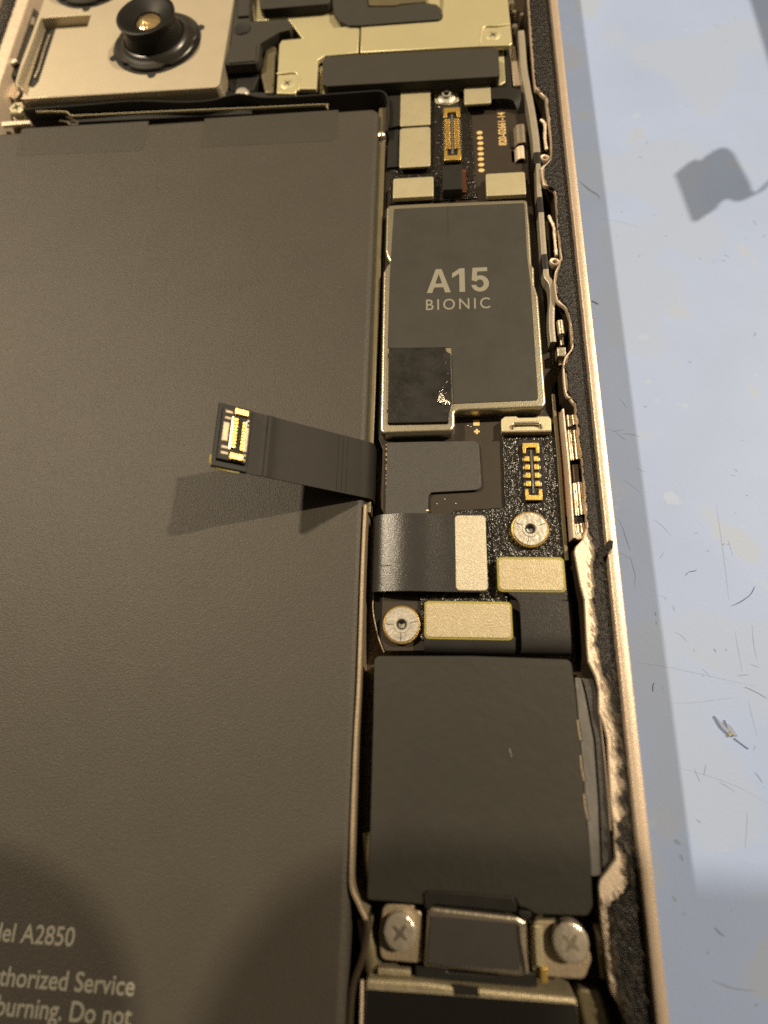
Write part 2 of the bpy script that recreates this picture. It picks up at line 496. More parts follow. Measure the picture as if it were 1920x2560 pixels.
# inner contour of the right-hand ledge, top to bottom
LEDGE = [(1319, -60), (1319, 0), (1335, 208), (1343, 226), (1363, 243), (1376, 347), (1377, 395), (1366, 408), (1352, 417), (1358, 460), (1387, 477),
         (1402, 651), (1388, 677), (1385, 703), (1392, 750), (1414, 770), (1424, 800), (1430, 868), (1408, 905), (1414, 985), (1437, 1013),
         (1457, 1172), (1467, 1318), (1460, 1345), (1440, 1366), (1437, 1380), (1452, 1463), (1462, 1500), (1468, 1610), (1472, 1655), (1490, 1692), (1498, 1725),
         (1499, 1783), (1511, 1812), (1520, 1850), (1529, 2010), (1538, 2075), (1540, 2150), (1500, 2200), (1496, 2215), (1503, 2300), (1519, 2428), (1528, 2482),
         (1554, 2524), (1568, 2575), (1580, 2700)]
ZL = -0.95
lp = P2(LEDGE, ZL)
ring = lp + [Vector((RX0 + .1, lp[-1].y)), Vector((RX0 + .1, lp[0].y))]
rr = [0.25] * len(lp) + [0, 0]
bm = bmesh.new()
prism(bm, fillet(ring, rr, 4), ZL, ZL - .4, 0.10)
emit('inner_ledge', bm, M['ledge'], frame)
bm = bmesh.new()
prism(bm, [v + Vector((.06, 0)) for v in fillet(ring, rr, 4)], ZL - .4, -5.3, 0)
emit('channel_wall', bm, M['channel'], frame)
# a slim raised lip along the pocket edges
LIP = [(1321, -40), (1325, 60), (1337, 206), (1345, 224), (1365, 241), (1378, 340), (1379, 392)]
strip_wall('pocket_lip', LIP, -0.82, 0.2, 0.4, M['rim'], frame)
strip_wall('pocket_lip', [(1361, 462), (1389, 479), (1397, 570), (1405, 652)], -0.80, 0.2, 0.4, M['rim'], frame)
strip_wall('pocket_lip', [(1387, 705), (1394, 750), (1416, 770), (1427, 802), (1432, 866), (1411, 904), (1416, 984), (1440, 1012), (1460, 1172), (1470, 1320)], -0.80, 0.2, 0.4, M['rim'], frame)
# left ledge
lq = [Vector((LX1 - .1, 95)), Vector((P(44, 0, ZL).x - .6, 95)), P(62, 0, ZL).to_2d(), P(40, 60, ZL).to_2d(), P(-20, 190, ZL).to_2d(), Vector((LX1 - .1, P(-20, 190, ZL).y))]
wbox('inner_ledge', LX1 - .05, 40, -58.2, 110, ZL, -5.3, M['ledge'], frame, 0.15)
# wall between the battery bay and the logic board
WALL = [(958, 270), (953, 345), (948, 470), (938, 720), (928, 940), (921, 1100), (913, 1280)]
strip_wall('divider_wall', WALL, -2.0, 1.0, 3.7, M['wall'], frame)
strip_wall('divider_wall', [(913, 1262), (906, 1420), (897, 1700), (889, 1850), (879, 2130), (878, 2215), (894, 2258), (914, 2300)], -1.1, 0.32, 4.2, M['dull'], frame)
strip_wall('divider_wall', [(913, 2290), (918, 2330), (905, 2400), (880, 2480), (870, 2640)], -1.6, 0.45, 3.7, M['channel'], frame)
# button tab that shows past the rim
wbox('side_button', RX1 - .05, P(1405, 165, -2).y, RX1 + .38, P(1405, 95, -2).y, -1.2, -3.6, M['rim'], frame, 0.15, 0)
# soft machined bosses beside the divider at the foot of the board
for (a, b, w) in (((912, 2080), (926, 2205), .55), ((905, 2290), (925, 2420), .7)):
    tube('boss', [P(a[0] + 8, a[1], -3.0), P((a[0] + b[0]) / 2 + 8, (a[1] + b[1]) / 2, -2.8), P(b[0] + 8, b[1], -3.0)], w, M['wall'], frame, 12)

# ================================================================== adhesive gasket
ADH = [(1325, -60), (1325, 0), (1341, 205), (1352, 222), (1372, 240), (1382, 345), (1381, 395), (1362, 415), (1363, 440), (1372, 462), (1392, 476), (1397, 570), (1409, 640), (1395, 680), (1393, 703), (1398, 742), (1418, 764),
       (1430, 800), (1437, 866), (1424, 888), (1413, 915), (1416, 925), (1421, 960), (1419, 978), (1442, 1008), (1452, 1100), (1461, 1172), (1472, 1310), (1478, 1340), (1489, 1368), (1485, 1400), (1486, 1440), (1488, 1488),
       (1482, 1496), (1490, 1530), (1496, 1550), (1497, 1580), (1490, 1610), (1500, 1625), (1506, 1676), (1524, 1712), (1528, 1730), (1530, 1770), (1541, 1800), (1548, 1850), (1548, 1880), (1562, 1905), (1548, 1932), (1566, 1960), (1562, 1985),
       (1549, 2000), (1570, 2030), (1545, 2068), (1556, 2090), (1542, 2105), (1568, 2140), (1574, 2175), (1580, 2210), (1556, 2245), (1526, 2268), (1532, 2330), (1541, 2428), (1555, 2500), (1566, 2575), (1580, 2700)]
ZA = -0.62
def gasket(name, poly2d, label):
    q = roughen(poly2d, 0.13, 0.16, 3.0, 1.9)
    bm = bmesh.new()
    prism(bm, q, ZA, ZL - 0.05, 0.08)
    o = emit(name, bm, M['foam'])
    return setp(o, label, 'adhesive', 'black adhesive gaskets round the phone')
ap = P2(ADH, ZA)
g1 = gasket('adhesive_gasket', ap + [Vector((RX0 - .03, ap[-1].y)), Vector((RX0 - .03, ap[0].y))], 'torn black foam adhesive running down inside the right rim, ragged at the bottom')
g2 = gasket('adhesive_gasket', [Vector((LX1 + .04, 42)), Vector((-60.15, 42)), Vector((-60.15, 110)), Vector((LX1 + .04, 110))], 'short visible length of black adhesive inside the left rim at the top corner')
# strands and the lifted flap of the torn gasket
strands = [bmesh.new(), bmesh.new()]
for i in range(420):
    y = random.uniform(1660, 2600) if i < 330 else random.uniform(1340, 1660)
    k = min(range(len(ADH)), key=lambda j: abs(ADH[j][1] - y))
    xr = 1367 + y * .1085
    x = ADH[k][0] + random.uniform(-4, 1) if random.random() < .4 else random.uniform(ADH[k][0], xr - 8)
    L = random.uniform(14, 40) if i < 330 else random.uniform(7, 18)
    a = P(min(x + L * .3, xr - 4), y + L * .5, ZA + .04); b = P(x - L * .28, y - L * .6, ZA + random.uniform(-.02, .14))
    tube_bm(strands[i % 3 == 0], smooth_path([a, a.lerp(b, .5) + Vector((random.uniform(-.10, .10), random.uniform(-.1, .1), .06)), b], 3), random.uniform(.018, .05), 5, 0.6, True)
setp(emit('fibres', strands[0], M['fibre'], g1), kind='stuff')
setp(emit('fibres', strands[1], M['fibre2'], g1), kind='stuff')
bm = bmesh.new()
fl = [P(1488, 1405, -.5), P(1521, 1350, .15), P(1533, 1353, .45), P(1530, 1372, .3), P(1504, 1396, -.2), P(1492, 1420, -.5)]
vs = [bm.verts.new(p) for p in fl]; vt = [bm.verts.new(p + Vector((.02, 0, .09))) for p in fl]
bm.faces.new(vs); bm.faces.new(list(reversed(vt)))
for i in range(6): bm.faces.new((vs[i], vs[(i + 1) % 6], vt[(i + 1) % 6], vt[i]))
emit('torn_flap', bm, M['foam'], g1)

# ================================================================== battery
BZ = -1.3
bx1 = P(903, 1273, BZ).x + 0.35
by1 = (P(500, 297, BZ).y)
bat = thing('battery', 'large flat dark grey battery with grainy wrap and pale printed warning text', 'battery', (-32, 10, -5.2))
# body with softly rounded long edge
bm = bmesh.new()
prism(bm, rectw(-57.5, -68, bx1, by1, 1.2, 8), BZ, -5.15, 0.7)
emit('wrapped_cell', bm, M['battery'], bat)
def tabq(a, b, c, d):
    return fillet(P2([a, b, c, d], BZ), [.1, .1, .9, .1], 6)
for q in ([(55, 322), (372, 303), (360, 376), (38, 390)], [(512, 297), (846, 275), (843, 352), (500, 369)]):
    bm = bmesh.new(); prism(bm, fillet(P2(q, BZ), [.1, .1, .8, .3], 6), BZ + 0.02, BZ - .02, 0.015)
    emit('adhesive_tab', bm, M['tab'], bat)
def at(px, py, z, sx, sy, slant=0.0):
    o = P(px, py, z)
    return lambda u, v: Vector((o.x + u * sx, o.y + v * sy + u * sx * slant, z))
TZ = BZ + 0.012
for body, px, py, cap in (('Model A2850', 184, 2366, 1.50), ('unauthorized Service', 335, 2490, 1.50), ('or burning. Do not', 326, 2566, 1.50)):
    text_mesh('printed_text', body, at(px, py, TZ, cap * 1.10, cap * 1.18, -0.0), M['print'], bat, 0.01, 'RIGHT', 1.0, 0.012)

for pts in ([(378, 540), (360, 600), (342, 670), (330, 745)], [(210, 1622), (300, 1652), (380, 1664), (430, 1655)], [(420, 470), (400, 510), (384, 538)]):
    tube('scratch', smooth_path([P(a, b, BZ + .002) for a, b in pts], 8), .022, M['scr'], bat, 5, .3, True)
# ---- battery connector strip standing up out of the gap
bf = thing('battery_cable', 'black ribbon cable lifted off the battery with a gold connector facing up at its end', 'ribbon cable', (-5.8, 19.6, -4))
y_lo, y_hi = P(905, 1245, -1.2).y, P(905, 1105, -1.2).y
yc, hw = (y_lo + y_hi) / 2, (y_hi - y_lo) / 2
B0 = Vector((-6.75, yc, -0.75)); B1 = Vector((-17.9, yc, 6.8))
path = [Vector((-5.55, yc, -4.2)), Vector((-5.55, yc, -2.4)), Vector((-5.75, yc, -1.5)), B0, B0.lerp(B1, .12), B0.lerp(B1, .3), B0.lerp(B1, .45), B0.lerp(B1, .6) + Vector((0, 0, .02)),
        B0.lerp(B1, .67) + Vector((.02, 0, .10)), B0.lerp(B1, .70) + Vector((0, 0, .01)), B0.lerp(B1, .80), B0.lerp(B1, 1.0)]
ribbon('ribbon', path, (0, hw, 0), M['flex'], bf, 0.14, 6)
for k, f_ in enumerate((.10, .135, .17)):
    p_ = B0.lerp(B1, f_)
    tube('fold_line', [p_ + Vector((0, -hw * .96, .07)), p_ + Vector((0, hw * .96, .07))], .03, M['flex'], bf, 5)
ru = (B1 - B0).normalized(); rn = Vector((0, 1, 0)).cross(ru).normalized()
if rn.z < 0: rn = -rn
O = B0.lerp(B1, 0.795)
UL = (B1 - O).length
def fr(u, v, w):      # u along the strip 0..1, v across -1..1 (top of photo = +1), w above it in mm
    return O + ru * (u * UL) + Vector((0, v * hw, 0)) + rn * w
def fbox(name, u0, u1, v0, v1, w0, w1, m, parent, ch=0.06):
    bm = bmesh.new()
    def rg(g, w): return [bm.verts.new(fr(a, b, w)) for a, b in ((u0 + g / UL, v0 + g / hw), (u1 - g / UL, v0 + g / hw), (u1 - g / UL, v1 - g / hw), (u0 + g / UL, v1 - g / hw))]
    r0, r1, r2 = rg(0, w0), rg(0, w1 - ch), rg(ch, w1)
    for a, b in ((r0, r1), (r1, r2)):
        for k in range(4): bm.faces.new((a[k], a[(k + 1) % 4], b[(k + 1) % 4], b[k]))
    bm.faces.new(r2); bm.faces.new(list(reversed(r0)))
    return emit(name, bm, m, parent)
fbox('stiffener', -.02, 1.03, -1.0, 1.0, -.2, .22, M['lensblack'], bf, .05)
tube('yellow_edge', [fr(.18, -1.03, -.05), fr(.55, -1.04, -.05), fr(.85, -1.03, -.05), fr(1.0, -.97, -.05), fr(1.06, -.85, -.05), fr(1.06, -.65, -.05)], .085, M['edge'], bf, 6)
cn = fbox('connector', .06, .92, -.80, .86, .2, .55, M['lensblack'], bf, .05)
fbox('cavity', .29, .42, -.52, .62, .5, .565, M['hole'], cn, .0)
fbox('end_cap', .14, .56, .66, .86, .3, .80, M['gold'], cn, .08)
fbox('end_cap', .16, .56, -.76, -.56, .3, .80, M['gold'], cn, .08)
def pinrow(name, u0, u1, v0, v1, w1, m, n_):
    p_ = (v1 - v0) / n_
    o_ = fbox(name, u0, u1, v0 + p_ * .12, v0 + p_ * .88, .3, w1, m, cn, .03)
    for k in range(1, n_): dup(o_, cn, (0, p_ * k * hw, 0))
pinrow('contact', .44, .57, -.42, .54, .78, M['gold'], 9)
pinrow('contact', .20, .29, -.44, .48, .76, M['gold'], 9)
fbox('silver_strip', .585, .625, -.46, .58, .3, .70, M['steel'], cn, .02)
fbox('silver_strip', .165, .19, -.46, .52, .3, .66, M['steel'], cn, .02)
fbox('solder_leg', .66, .86, -.25, .38, .3, .62, M['dull'], cn, .10)
fbox('solder_leg', .07, .17, -.44, .36, .3, .58, M['dull'], cn, .05)
for v in (.70, .50, -.42, -.60):
    fbox('solder_leg', .60, .84, v - .05, v + .06, .3, .60, M['dull'], cn, .08)
for v in (.56, .42, -.55, -.70):
    fbox('solder_leg', .08, .16, v - .04, v + .05, .3, .58, M['dull'], cn, .05)

# ================================================================== logic board
ZB = -2.7
board = thing('logic_board', 'brown logic board with sparkling black coating, gold pads and two gold sockets', 'circuit board', (3, 25, -4.2))
BO = [(968, 216), (1300, 200), (1318, 300), (1322, 440), (1345, 620), (1375, 900), (1388, 1085), (1402, 1300), (1417, 1440), (1430, 1560), (1425, 1622), (962, 1628), (953, 1600), (957, 1480), (962, 1290),
      (953, 1270), (950, 1240), (957, 1125), (947, 1098), (943, 1080), (948, 900), (956, 660), (962, 480)]
slab('substrate', BO, ZB, 0.9, M['pcb'], board, 0.05, 0.3)
# black coating, thin raised sheets
slab('coating', [(976, 224), (1165, 214), (1170, 268), (1176, 272), (1186, 420), (1192, 494), (974, 510)], ZB + .22, .25, M['conformal'], board, 0.08, 0.15, 5, .05)
slab('coating', [(1255, 1084), (1390, 1084), (1412, 1400), (1420, 1470), (1270, 1480), (1270, 1600), (1050, 1600), (1050, 1480), (1130, 1470), (1132, 1276), (1262, 1268)], ZB + .35, .4, M['conformal'], board, 0.10, 0.15, 5, .04)
# gold test pads
first = None
for i, (x, y) in enumerate([(1199, 332), (1200, 345), (1201, 358.5), (1201, 372), (1202, 385), (1202, 398), (1203, 412), (1203.5, 426)]):
    c = P(x, y, ZB)
    if first is None:
        bm = bmesh.new()
        prism(bm, [Vector((c.x + .36 * math.cos(k * math.pi / 10), c.y + .28 * math.sin(k * math.pi / 10))) for k in range(20)], ZB + .03, ZB - .01, .02)
        first = emit('test_pad', bm, M['goldprint'], board); c0 = c
    else: dup(first, board, (c.x - c0.x, c.y - c0.y, 0))
box('test_pad', (1183, 1050), (1199, 1064), ZB + .03, .05, M['goldprint'], board, .02)
c = P(1192, 1079, ZB)
bm = bmesh.new(); a = .1; b_ = .28
prism(bm, [Vector((c.x + x, c.y + y)) for x, y in ((-a, -b_), (a, -b_), (a, -a), (b_, -a), (b_, a), (a, a), (a, b_), (-a, b_), (-a, a), (-b_, a), (-b_, -a), (-a, -a))], ZB + .03, ZB - .01, .01)
emit('alignment_mark', bm, M['goldprint'], board)
# part number, read bottom to top
o = P(1266, 363, ZB + .02); o2 = P(1257, 268, ZB + .02)
hgt = abs(o2.y - o.y)
text_mesh('part_number', '820-02661-14', lambda u, v: Vector((o.x - v * 1.25, o.y + u * hgt / 6.55, ZB + .02)), M['goldprint'], board, .02, 'LEFT', 1.0, .02)
# dotted gold marks along the board's left edge
bm = bmesh.new()
y = 1112
while y < 1255:
    L = random.choice((4, 6, 9)); q = P(965.5, y, ZB + .02)
    prism(bm, rectw(q.x - .05, q.y - .035 * L / 2, q.x + .06, q.y + .035 * L / 2), ZB + .03, ZB - .01, 0)
    y += L + random.choice((4, 6, 8))
emit('gold_lettering', bm, M['goldprint'], board)
# tiny solder blobs, sparkling round the coating
for (x, y, r_) in ((1120, 230, .12), (1140, 225, .1), (1186, 262, .14), (1000, 222, .13), (1170, 255, .12), (1098, 268, .11), (1117, 492, .14), (1130, 492, .12), (1143, 491, .11), (986, 254, .12), (1112, 1246, .08), (1093, 1258, .08), (1140, 1257, .08), (1068, 1277, .2), (1170, 1062, .09), (1178, 1065, .09)):
    c = P(x, y, ZB + .2)
    lathe('solder_blob', (c.x, c.y, ZB - .02 + (.22 if y < 500 or y > 1270 else 0)), [(r_, 0), (r_ * .9, r_ * .5), (r_ * .5, r_ * .85), (0, r_)], M['steel'], board, 12)
def socket(name, a, b, npin, z, wide):
    x0, y0, x1, y1 = rectp(a, b, z)
    s = thing(name, '', 'socket', ((x0 + x1) / 2, (y0 + y1) / 2, z - .6))
    w, h = x1 - x0, y1 - y0
    k = wbox('housing', x0, y0, x1, y1, z - .28, z - .6, M['black'], s, .04)
    e = h * .19
    for yy0, yy1, sgn in ((y1 - e, y1, 1), (y0, y0 + e, -1)):
        bm = bmesh.new()
        q = [(x0, yy0), (x0 + w * .18, yy0), (x0 + w * .22, yy0 + e * .55), (x1 - w * .22, yy0 + e * .55), (x1 - w * .18, yy0), (x1, yy0), (x1, yy1), (x0, yy1)]
        if sgn < 0: q = [(x, yy0 + yy1 - y) for x, y in q]
        prism(bm, [Vector(t) for t in q], z, z - .35, .05)
        emit('end_cap', bm, M['gold'], s)
    wbox('centre_rib', x0 + w * .44, y0 + h * .12, x1 - w * .44, y1 - h * .12, z - .08, z - .4, M['film'], s, .03)
    span = h * .58; pitch = span / npin; pin = None
    for i in range(npin):
        yy = y0 + h * .21 + pitch * (i + .5)
        for cx in (x0 + w * .23, x1 - w * .23):
            if pin is None:
                pin = wbox('contact', cx - w * wide, yy - pitch * .33, cx + w * wide, yy + pitch * .33, z - .02, z - .4, M['gold'], s, min(.06, pitch * .2)); pc = (cx, yy)
            else: dup(pin, s, (cx - pc[0], yy - pc[1], 0))
        for cx in (x0 + w * .03, x1 - w * .03):
            if i == 0 and cx < x0 + w * .5:
                leg = wbox('solder_leg', cx - w * .06, yy - pitch * .22, cx + w * .06, yy + pitch * .22, z - .2, z - .5, M['steel'], s, .03); lc = (cx, yy)
            else: dup(leg, s, (cx - lc[0], yy - lc[1], 0))
    return s
s1 = socket('board_socket', (1109, 270), (1153, 398), 15, ZB + .75, .16)
setp(s1, 'narrow gold socket with two rows of fine contacts at the top of the board', None, 'gold board sockets')
s2 = socket('board_socket', (1306, 1107), (1357, 1250), 4, ZB + .85, .14)
setp(s2, 'gold socket with few broad contacts in the sparkling black coating above the standoff', None, 'gold board sockets')
x0, y0, x1, y1 = rectp((1296, 1100), (1366, 1258), ZB + .36)
wbox('socket_well', x0, y0, x1, y1, ZB + .365, ZB + .1, M['hole'], board, .02)
x0, y0, x1, y1 = rectp((1103, 262), (1158, 404), ZB + .23)
wbox('socket_well', x0, y0, x1, y1, ZB + .235, ZB + .1, M['hole'], board, .02)

# standoff nuts
def standoff(px, py, r, z, label):
    c = P(px, py, z)
    s = thing('standoff', label, 'standoff', (c.x, c.y, z - 1.2), 'threaded standoffs on the board')
    lathe('nut', (c.x, c.y, z), [(r, -1.2), (r, -.06), (r * .96, 0), (r * .80, .0), (r * .79, -.03), (r * .74, -.03), (r * .73, 0), (r * .5, 0), (r * .46, .07), (r * .34, .07), (r * .29, 0), (r * .27, -.5), (0, -.52)], M['screw'], s, 48)
    lathe('gold_ring', (c.x, c.y, z), [(r * 1.09, -1.2), (r * 1.09, -.2), (r * 1.05, -.14), (r * 1.0, -.16)], M['gold'], s, 48)
    lathe('thread_hole', (c.x, c.y, z), [(r * .30, -.14), (r * .20, -.15), (r * .18, -.6), (0, -.6)], M['hole'], s, 24)
    bm = bmesh.new()
    for w in (20, 152, 255) if py < 1500 else (10, 178, 265):
        w = math.radians(w); d = Vector((math.cos(w), math.sin(w), 0)); n_ = Vector((-d.y, d.x, 0))
        tube_bm(bm, [Vector((c.x, c.y, z + .0)) + d * r * .5, Vector((c.x, c.y, z + .0)) + d * r * .7 + n_ * .06, Vector((c.x, c.y, z - .01)) + d * r * .93], .035, 5)
    emit('slit', bm, M['hole'], s)
    return s
standoff(1326, 1322, 1.56, ZB + .95, 'round steel standoff with a gold rim below the broad-contact gold socket')
standoff(1004, 1561, 1.54, ZB + .75, 'round steel standoff with a gold rim in the bottom left corner of the board')
st = P(1116, 239, ZB + .6)
s3 = thing('standoff', 'small ringed standoff on a cream pad above the narrow gold socket', 'standoff', (st.x, st.y, ZB), 'threaded standoffs on the board')
slab('base_pad', [(1080, 224), (1142, 218), (1148, 252), (1122, 262), (1090, 258)], ZB + .35, .3, M['cream'], s3, .06, .35)
lathe('nut', (st.x, st.y, ZB + .3), [(1.1, 0), (1.08, .15), (.8, .3), (.62, .3), (.55, .6), (.42, .62), (.33, .55), (.30, 0)], M['screw'], s3, 36, lambda w: .03 * math.cos(5 * w))
lathe('thread_hole', (st.x, st.y, ZB + .3), [(.36, .45), (.2, .4), (0, .1)], M['hole'], s3, 20)

# ---- board parts with lids / stiffener plates
def pad_px(name, a, b, z, th, m, parent, r=.25, bev=.07): return box(name, a, b, z, th, m, parent, bev, r)
def flexpad(label, a, b, z, rim_, tail, loc_z=ZB, m='cream', group='flex cable connectors pressed onto the board'):
    c = P((a[0] + b[0]) / 2, (a[1] + b[1]) / 2, z)
    t = thing('flex_connector', label, 'connector', (c.x, c.y, loc_z), group)
    if rim_ is not None:
        box('insulation_edge', a, b, z - .1, .5, rim_, t, .03, .4, .13)
    pad_px('stiffener_plate', a, b, z, .25, M[m], t, .35)
    for q, zz, mm, r_ in tail:
        slab('cable', q, zz, .35, M[mm], t, .06, r_)
    return t
flexpad('upper cream stiffener left of the narrow gold socket, grey ribbon at its left', (1002, 223), (1076, 311), -1.75, None, [([(972, 232), (1003, 228), (1003, 312), (972, 320)], -1.85, 'flex', .1)])
flexpad('lower cream stiffener left of the narrow gold socket, dark ribbon bending off left', (1000, 321), (1076, 415), -1.75, None, [([(972, 322), (1001, 322), (1001, 416), (968, 418)], -2.2, 'black', .2)])
e_t = flexpad('small cream stiffener whose black ribbon curls round to the right, beside the ringed standoff', (1160, 217), (1228, 257), -1.6, None, [])
ribbon('cable', [P(1222, 236, -1.75), P(1250, 234, -1.7), P(1280, 236, -1.7), P(1302, 252, -2.0), P(1312, 285, -2.8), P(1316, 330, -4.2)],
       [(0, .95, 0), (0, .95, 0), (.25, .95, 0), (.75, .55, 0), (.9, .1, 0), (.9, 0, 0)], M['flex'], e_t, .18, 6)
slab('cable', [(1250, 118), (1272, 116), (1280, 222), (1256, 226)], -2.0, .3, M['flex'], e_t, .05)
for lab, a, b in (('cream lidded block at the left end of the board directly above the processor shield', (983, 446), (1084, 490)), ('cream lidded block at the right end of the board directly above the processor shield', (1214, 434), (1316, 485))):
    c = P((a[0] + b[0]) / 2, (a[1] + b[1]) / 2, -1.5)
    t = thing('antenna_block', lab, 'block', (c.x, c.y, ZB), 'cream blocks above the processor shield')
    pad_px('lid', a, b, -1.45, .5, M['cream'], t, .25, .1)
    box('body', (a[0] + 2, a[1] + 2), (b[0] - 2, b[1] + 3), -1.95, .8, M['black'], t, .05, .15)
cap = thing('capacitor', 'black block with a copper side standing below the narrow gold socket', 'component', (*P(1130, 450, ZB).to_2d(), ZB))
box('body', (1106, 413), (1157, 472), -1.35, 1.4, M['black'], cap, .1, .12)
box('copper_side', (1152, 424), (1166, 480), -2.2, .5, M['copper'], cap, .03, .05)
# metal spring fingers at the board's right top edge
for k, (a, b, z, lab) in enumerate((((1288, 312), (1316, 355), -1.9, 'shiny spring finger beside the gold part number, upper one'), ((1290, 366), (1314, 396), -2.2, 'brown tinted spring finger beside the gold part number, lower one'))):
    t = thing('spring_contact', lab, 'contact', (*P((a[0] + b[0]) / 2, (a[1] + b[1]) / 2, z).to_2d(), ZB), 'spring fingers on the board edge')
    x0, y0, x1, y1 = rectp(a, b, z); ym = (y0 + y1) / 2; hh = (y1 - y0) / 2
    ribbon('leaf', [Vector((x0 - .2, ym, z - .8)), Vector((x0 + .1, ym, z - .2)), Vector(((x0 + x1) / 2, ym, z)), Vector((x1 - .1, ym, z - .15)), Vector((x1 + .1, ym, z - 1.2))], (0, hh, 0), M['steel' if k == 0 else 'ledge'], t, .12, 4)
    wbox('foot', x0 - .5, y0 + .1, x0 - .1, y1 - .1, z - .6, ZB, M['hole'], t, .03)

# ---- processor shield
CANO = [(966, 520), (972, 512), (1090, 506), (1318, 498), (1324, 560), (1330, 662), (1336, 668), (1337, 712), (1346, 740), (1366, 1008), (1358, 1018), (1146, 1027), (1137, 1030), (1138, 1064), (1130, 1078), (958, 1084), (950, 1076), (958, 680), (968, 662), (975, 655), (966, 640), (963, 625)]
ZC = -1.15
shield = thing('processor_shield', 'cream metal shield can over the processor, covered by a grey sticker lettered A15 BIONIC', 'shield can', (*P(1150, 790, ZC).to_2d(), ZB))
slab('metal_can', CANO, ZC, 1.5, M['can'], shield, .22, .45)
ZS = ZC + .06
stk = slab('graphite_sticker', [(985, 522), (1102, 516), (1311, 507), (1318, 640), (1327, 712), (1346, 1000), (1133, 1009), (1128, 869), (969, 870), (974, 700), (977, 643)], ZS, .08, M['sticker'], shield, .03, [.1, .05, .25, 0, .1, .3, .1, .05, .05, 0, 0])
wbox('slit', P(1120, 560, ZS).x - .03, P(1120, 594, ZS).y, P(1120, 560, ZS).x + .03, P(1120, 516, ZS).y, ZS + .003, ZS - .03, M['hole'], stk, 0)
# lettering
A_ = [[(0, 0), (.355, 1), (.585, 1), (.94, 0), (.722, 0), (.648, .225), (.288, .225), (.216, 0)], [(.337, .385), (.602, .385), (.469, .80)]]
ONE = [[(.30, 0), (.30, .775), (.02, .60), (.02, .795), (.325, 1), (.515, 1), (.515, 0)]]
def five():
    o_ = [(.09, 1), (.66, 1), (.66, .835), (.265, .835), (.25, .63)]
    for k in range(0, 25):
        w = math.radians(112 - k * (112 + 170) / 24)
        o_.append((.365 + .345 * math.cos(w), .325 + .342 * math.sin(w)))
    for k in range(0, 25):
        w = math.radians(-163 + k * (163 + 150) / 24)
        o_.append((.355 + .150 * math.cos(w), .322 + .172 * math.sin(w)))
    o_ += [(.04, .475)]
    return [o_]
w5a, w5b = P(1067, 733, ZS), P(1224, 730, ZS)
capH = abs(P(1140, 673, ZS).y - P(1140, 732, ZS).y)
tot = 2.44; sxx = (w5b.x - w5a.x) / tot
for glyph, off in ((A_, 0), (ONE, .98), (five(), 1.72)):
    curve_mesh('lettering', glyph, lambda u, v, off=off: Vector((w5a.x + (u + off) * sxx, w5a.y + v * capH, ZS + .006)), M['label'], stk, .01)
b0, b1 = P(1065, 776, ZS), P(1226, 775, ZS)
tm = text_mesh('lettering', 'BIONIC', lambda u, v: Vector((u, v, 0)), M['label'], stk, .01, 'LEFT', 1.30, .004)
org = wloc(stk)
us = [v.co.x + org.x for v in tm.data.vertices]; vsn = [v.co.y + org.y for v in tm.data.vertices]
ul, uh, vl, vh = min(us), max(us), min(vsn), max(vsn)
bh = abs(P(1140, 749, ZS).y - P(1140, 776, ZS).y)
for v in tm.data.vertices:
    uu, vv = v.co.x + org.x, v.co.y + org.y
    v.co.x = b0.x + (uu - ul) / (uh - ul) * (b1.x - b0.x) - org.x
    v.co.y = b0.y + (vv - vl) / (vh - vl) * bh - org.y
    v.co.z += ZS + .006
# black foam patch stuck on the shield
patch = thing('foam_patch', 'scuffed black foam patch on the lower left of the processor shield with a silver tear', 'foam patch', (*P(1050, 960, ZS).to_2d(), ZC))
slab('pad', [(972, 870), (1113, 867), (1116, 878), (1127, 884), (1131, 1010), (1126, 1022), (1116, 1028), (1124, 1036), (1122, 1055), (968, 1058), (969, 1030), (975, 1024), (969, 1018), (971, 892), (978, 888), (971, 882)], ZS + .25, .45, M['patch'], patch, .08, .1, 4, .02)
for a, b in (((1107, 882), (1124, 896)), ((969, 884), (981, 894)), ((1108, 1022), (1124, 1032)), ((967, 1022), (977, 1031))):
    box('notch', a, b, ZS + .262, .1, M['hole'], patch, .02, .12)
bm = bmesh.new()
fp = [(1098, 975), (1106, 982), (1116, 1000), (1130, 1006), (1122, 1012), (1104, 1010), (1093, 1004), (1096, 990)]
ctr = P(1108, 998, ZS + .5)
vb = [bm.verts.new(P(a, b, ZS + .27 + random.uniform(0, .1))) for a, b in fp]
vm = [bm.verts.new(v.co.lerp(ctr, random.uniform(.35, .6)) + Vector((0, 0, random.uniform(.02, .2)))) for v in vb]
vc = bm.verts.new(ctr)
n_ = len(vb)
for i in range(n_):
    bm.faces.new((vb[i], vb[(i + 1) % n_], vm[(i + 1) % n_], vm[i])); bm.faces.new((vm[i], vm[(i + 1) % n_], vc))
bm.faces.new(list(reversed(vb)))
emit('torn_foil', bm, M['foil'], patch)
bm = bmesh.new()
for i in range(26):
    x, y = random.uniform(1098, 1120), random.uniform(905, 985)
    p = P(x, y, ZS + .25); s_ = random.uniform(.03, .09)
    vq = [bm.verts.new(p + Vector((random.uniform(-s_, s_), random.uniform(-s_, s_), random.uniform(0, .05)))) for _ in range(4)]
    bm.faces.new(vq[:3]); bm.faces.new(vq[1:])
emit('silver_crumbs', bm, M['foil'], patch)

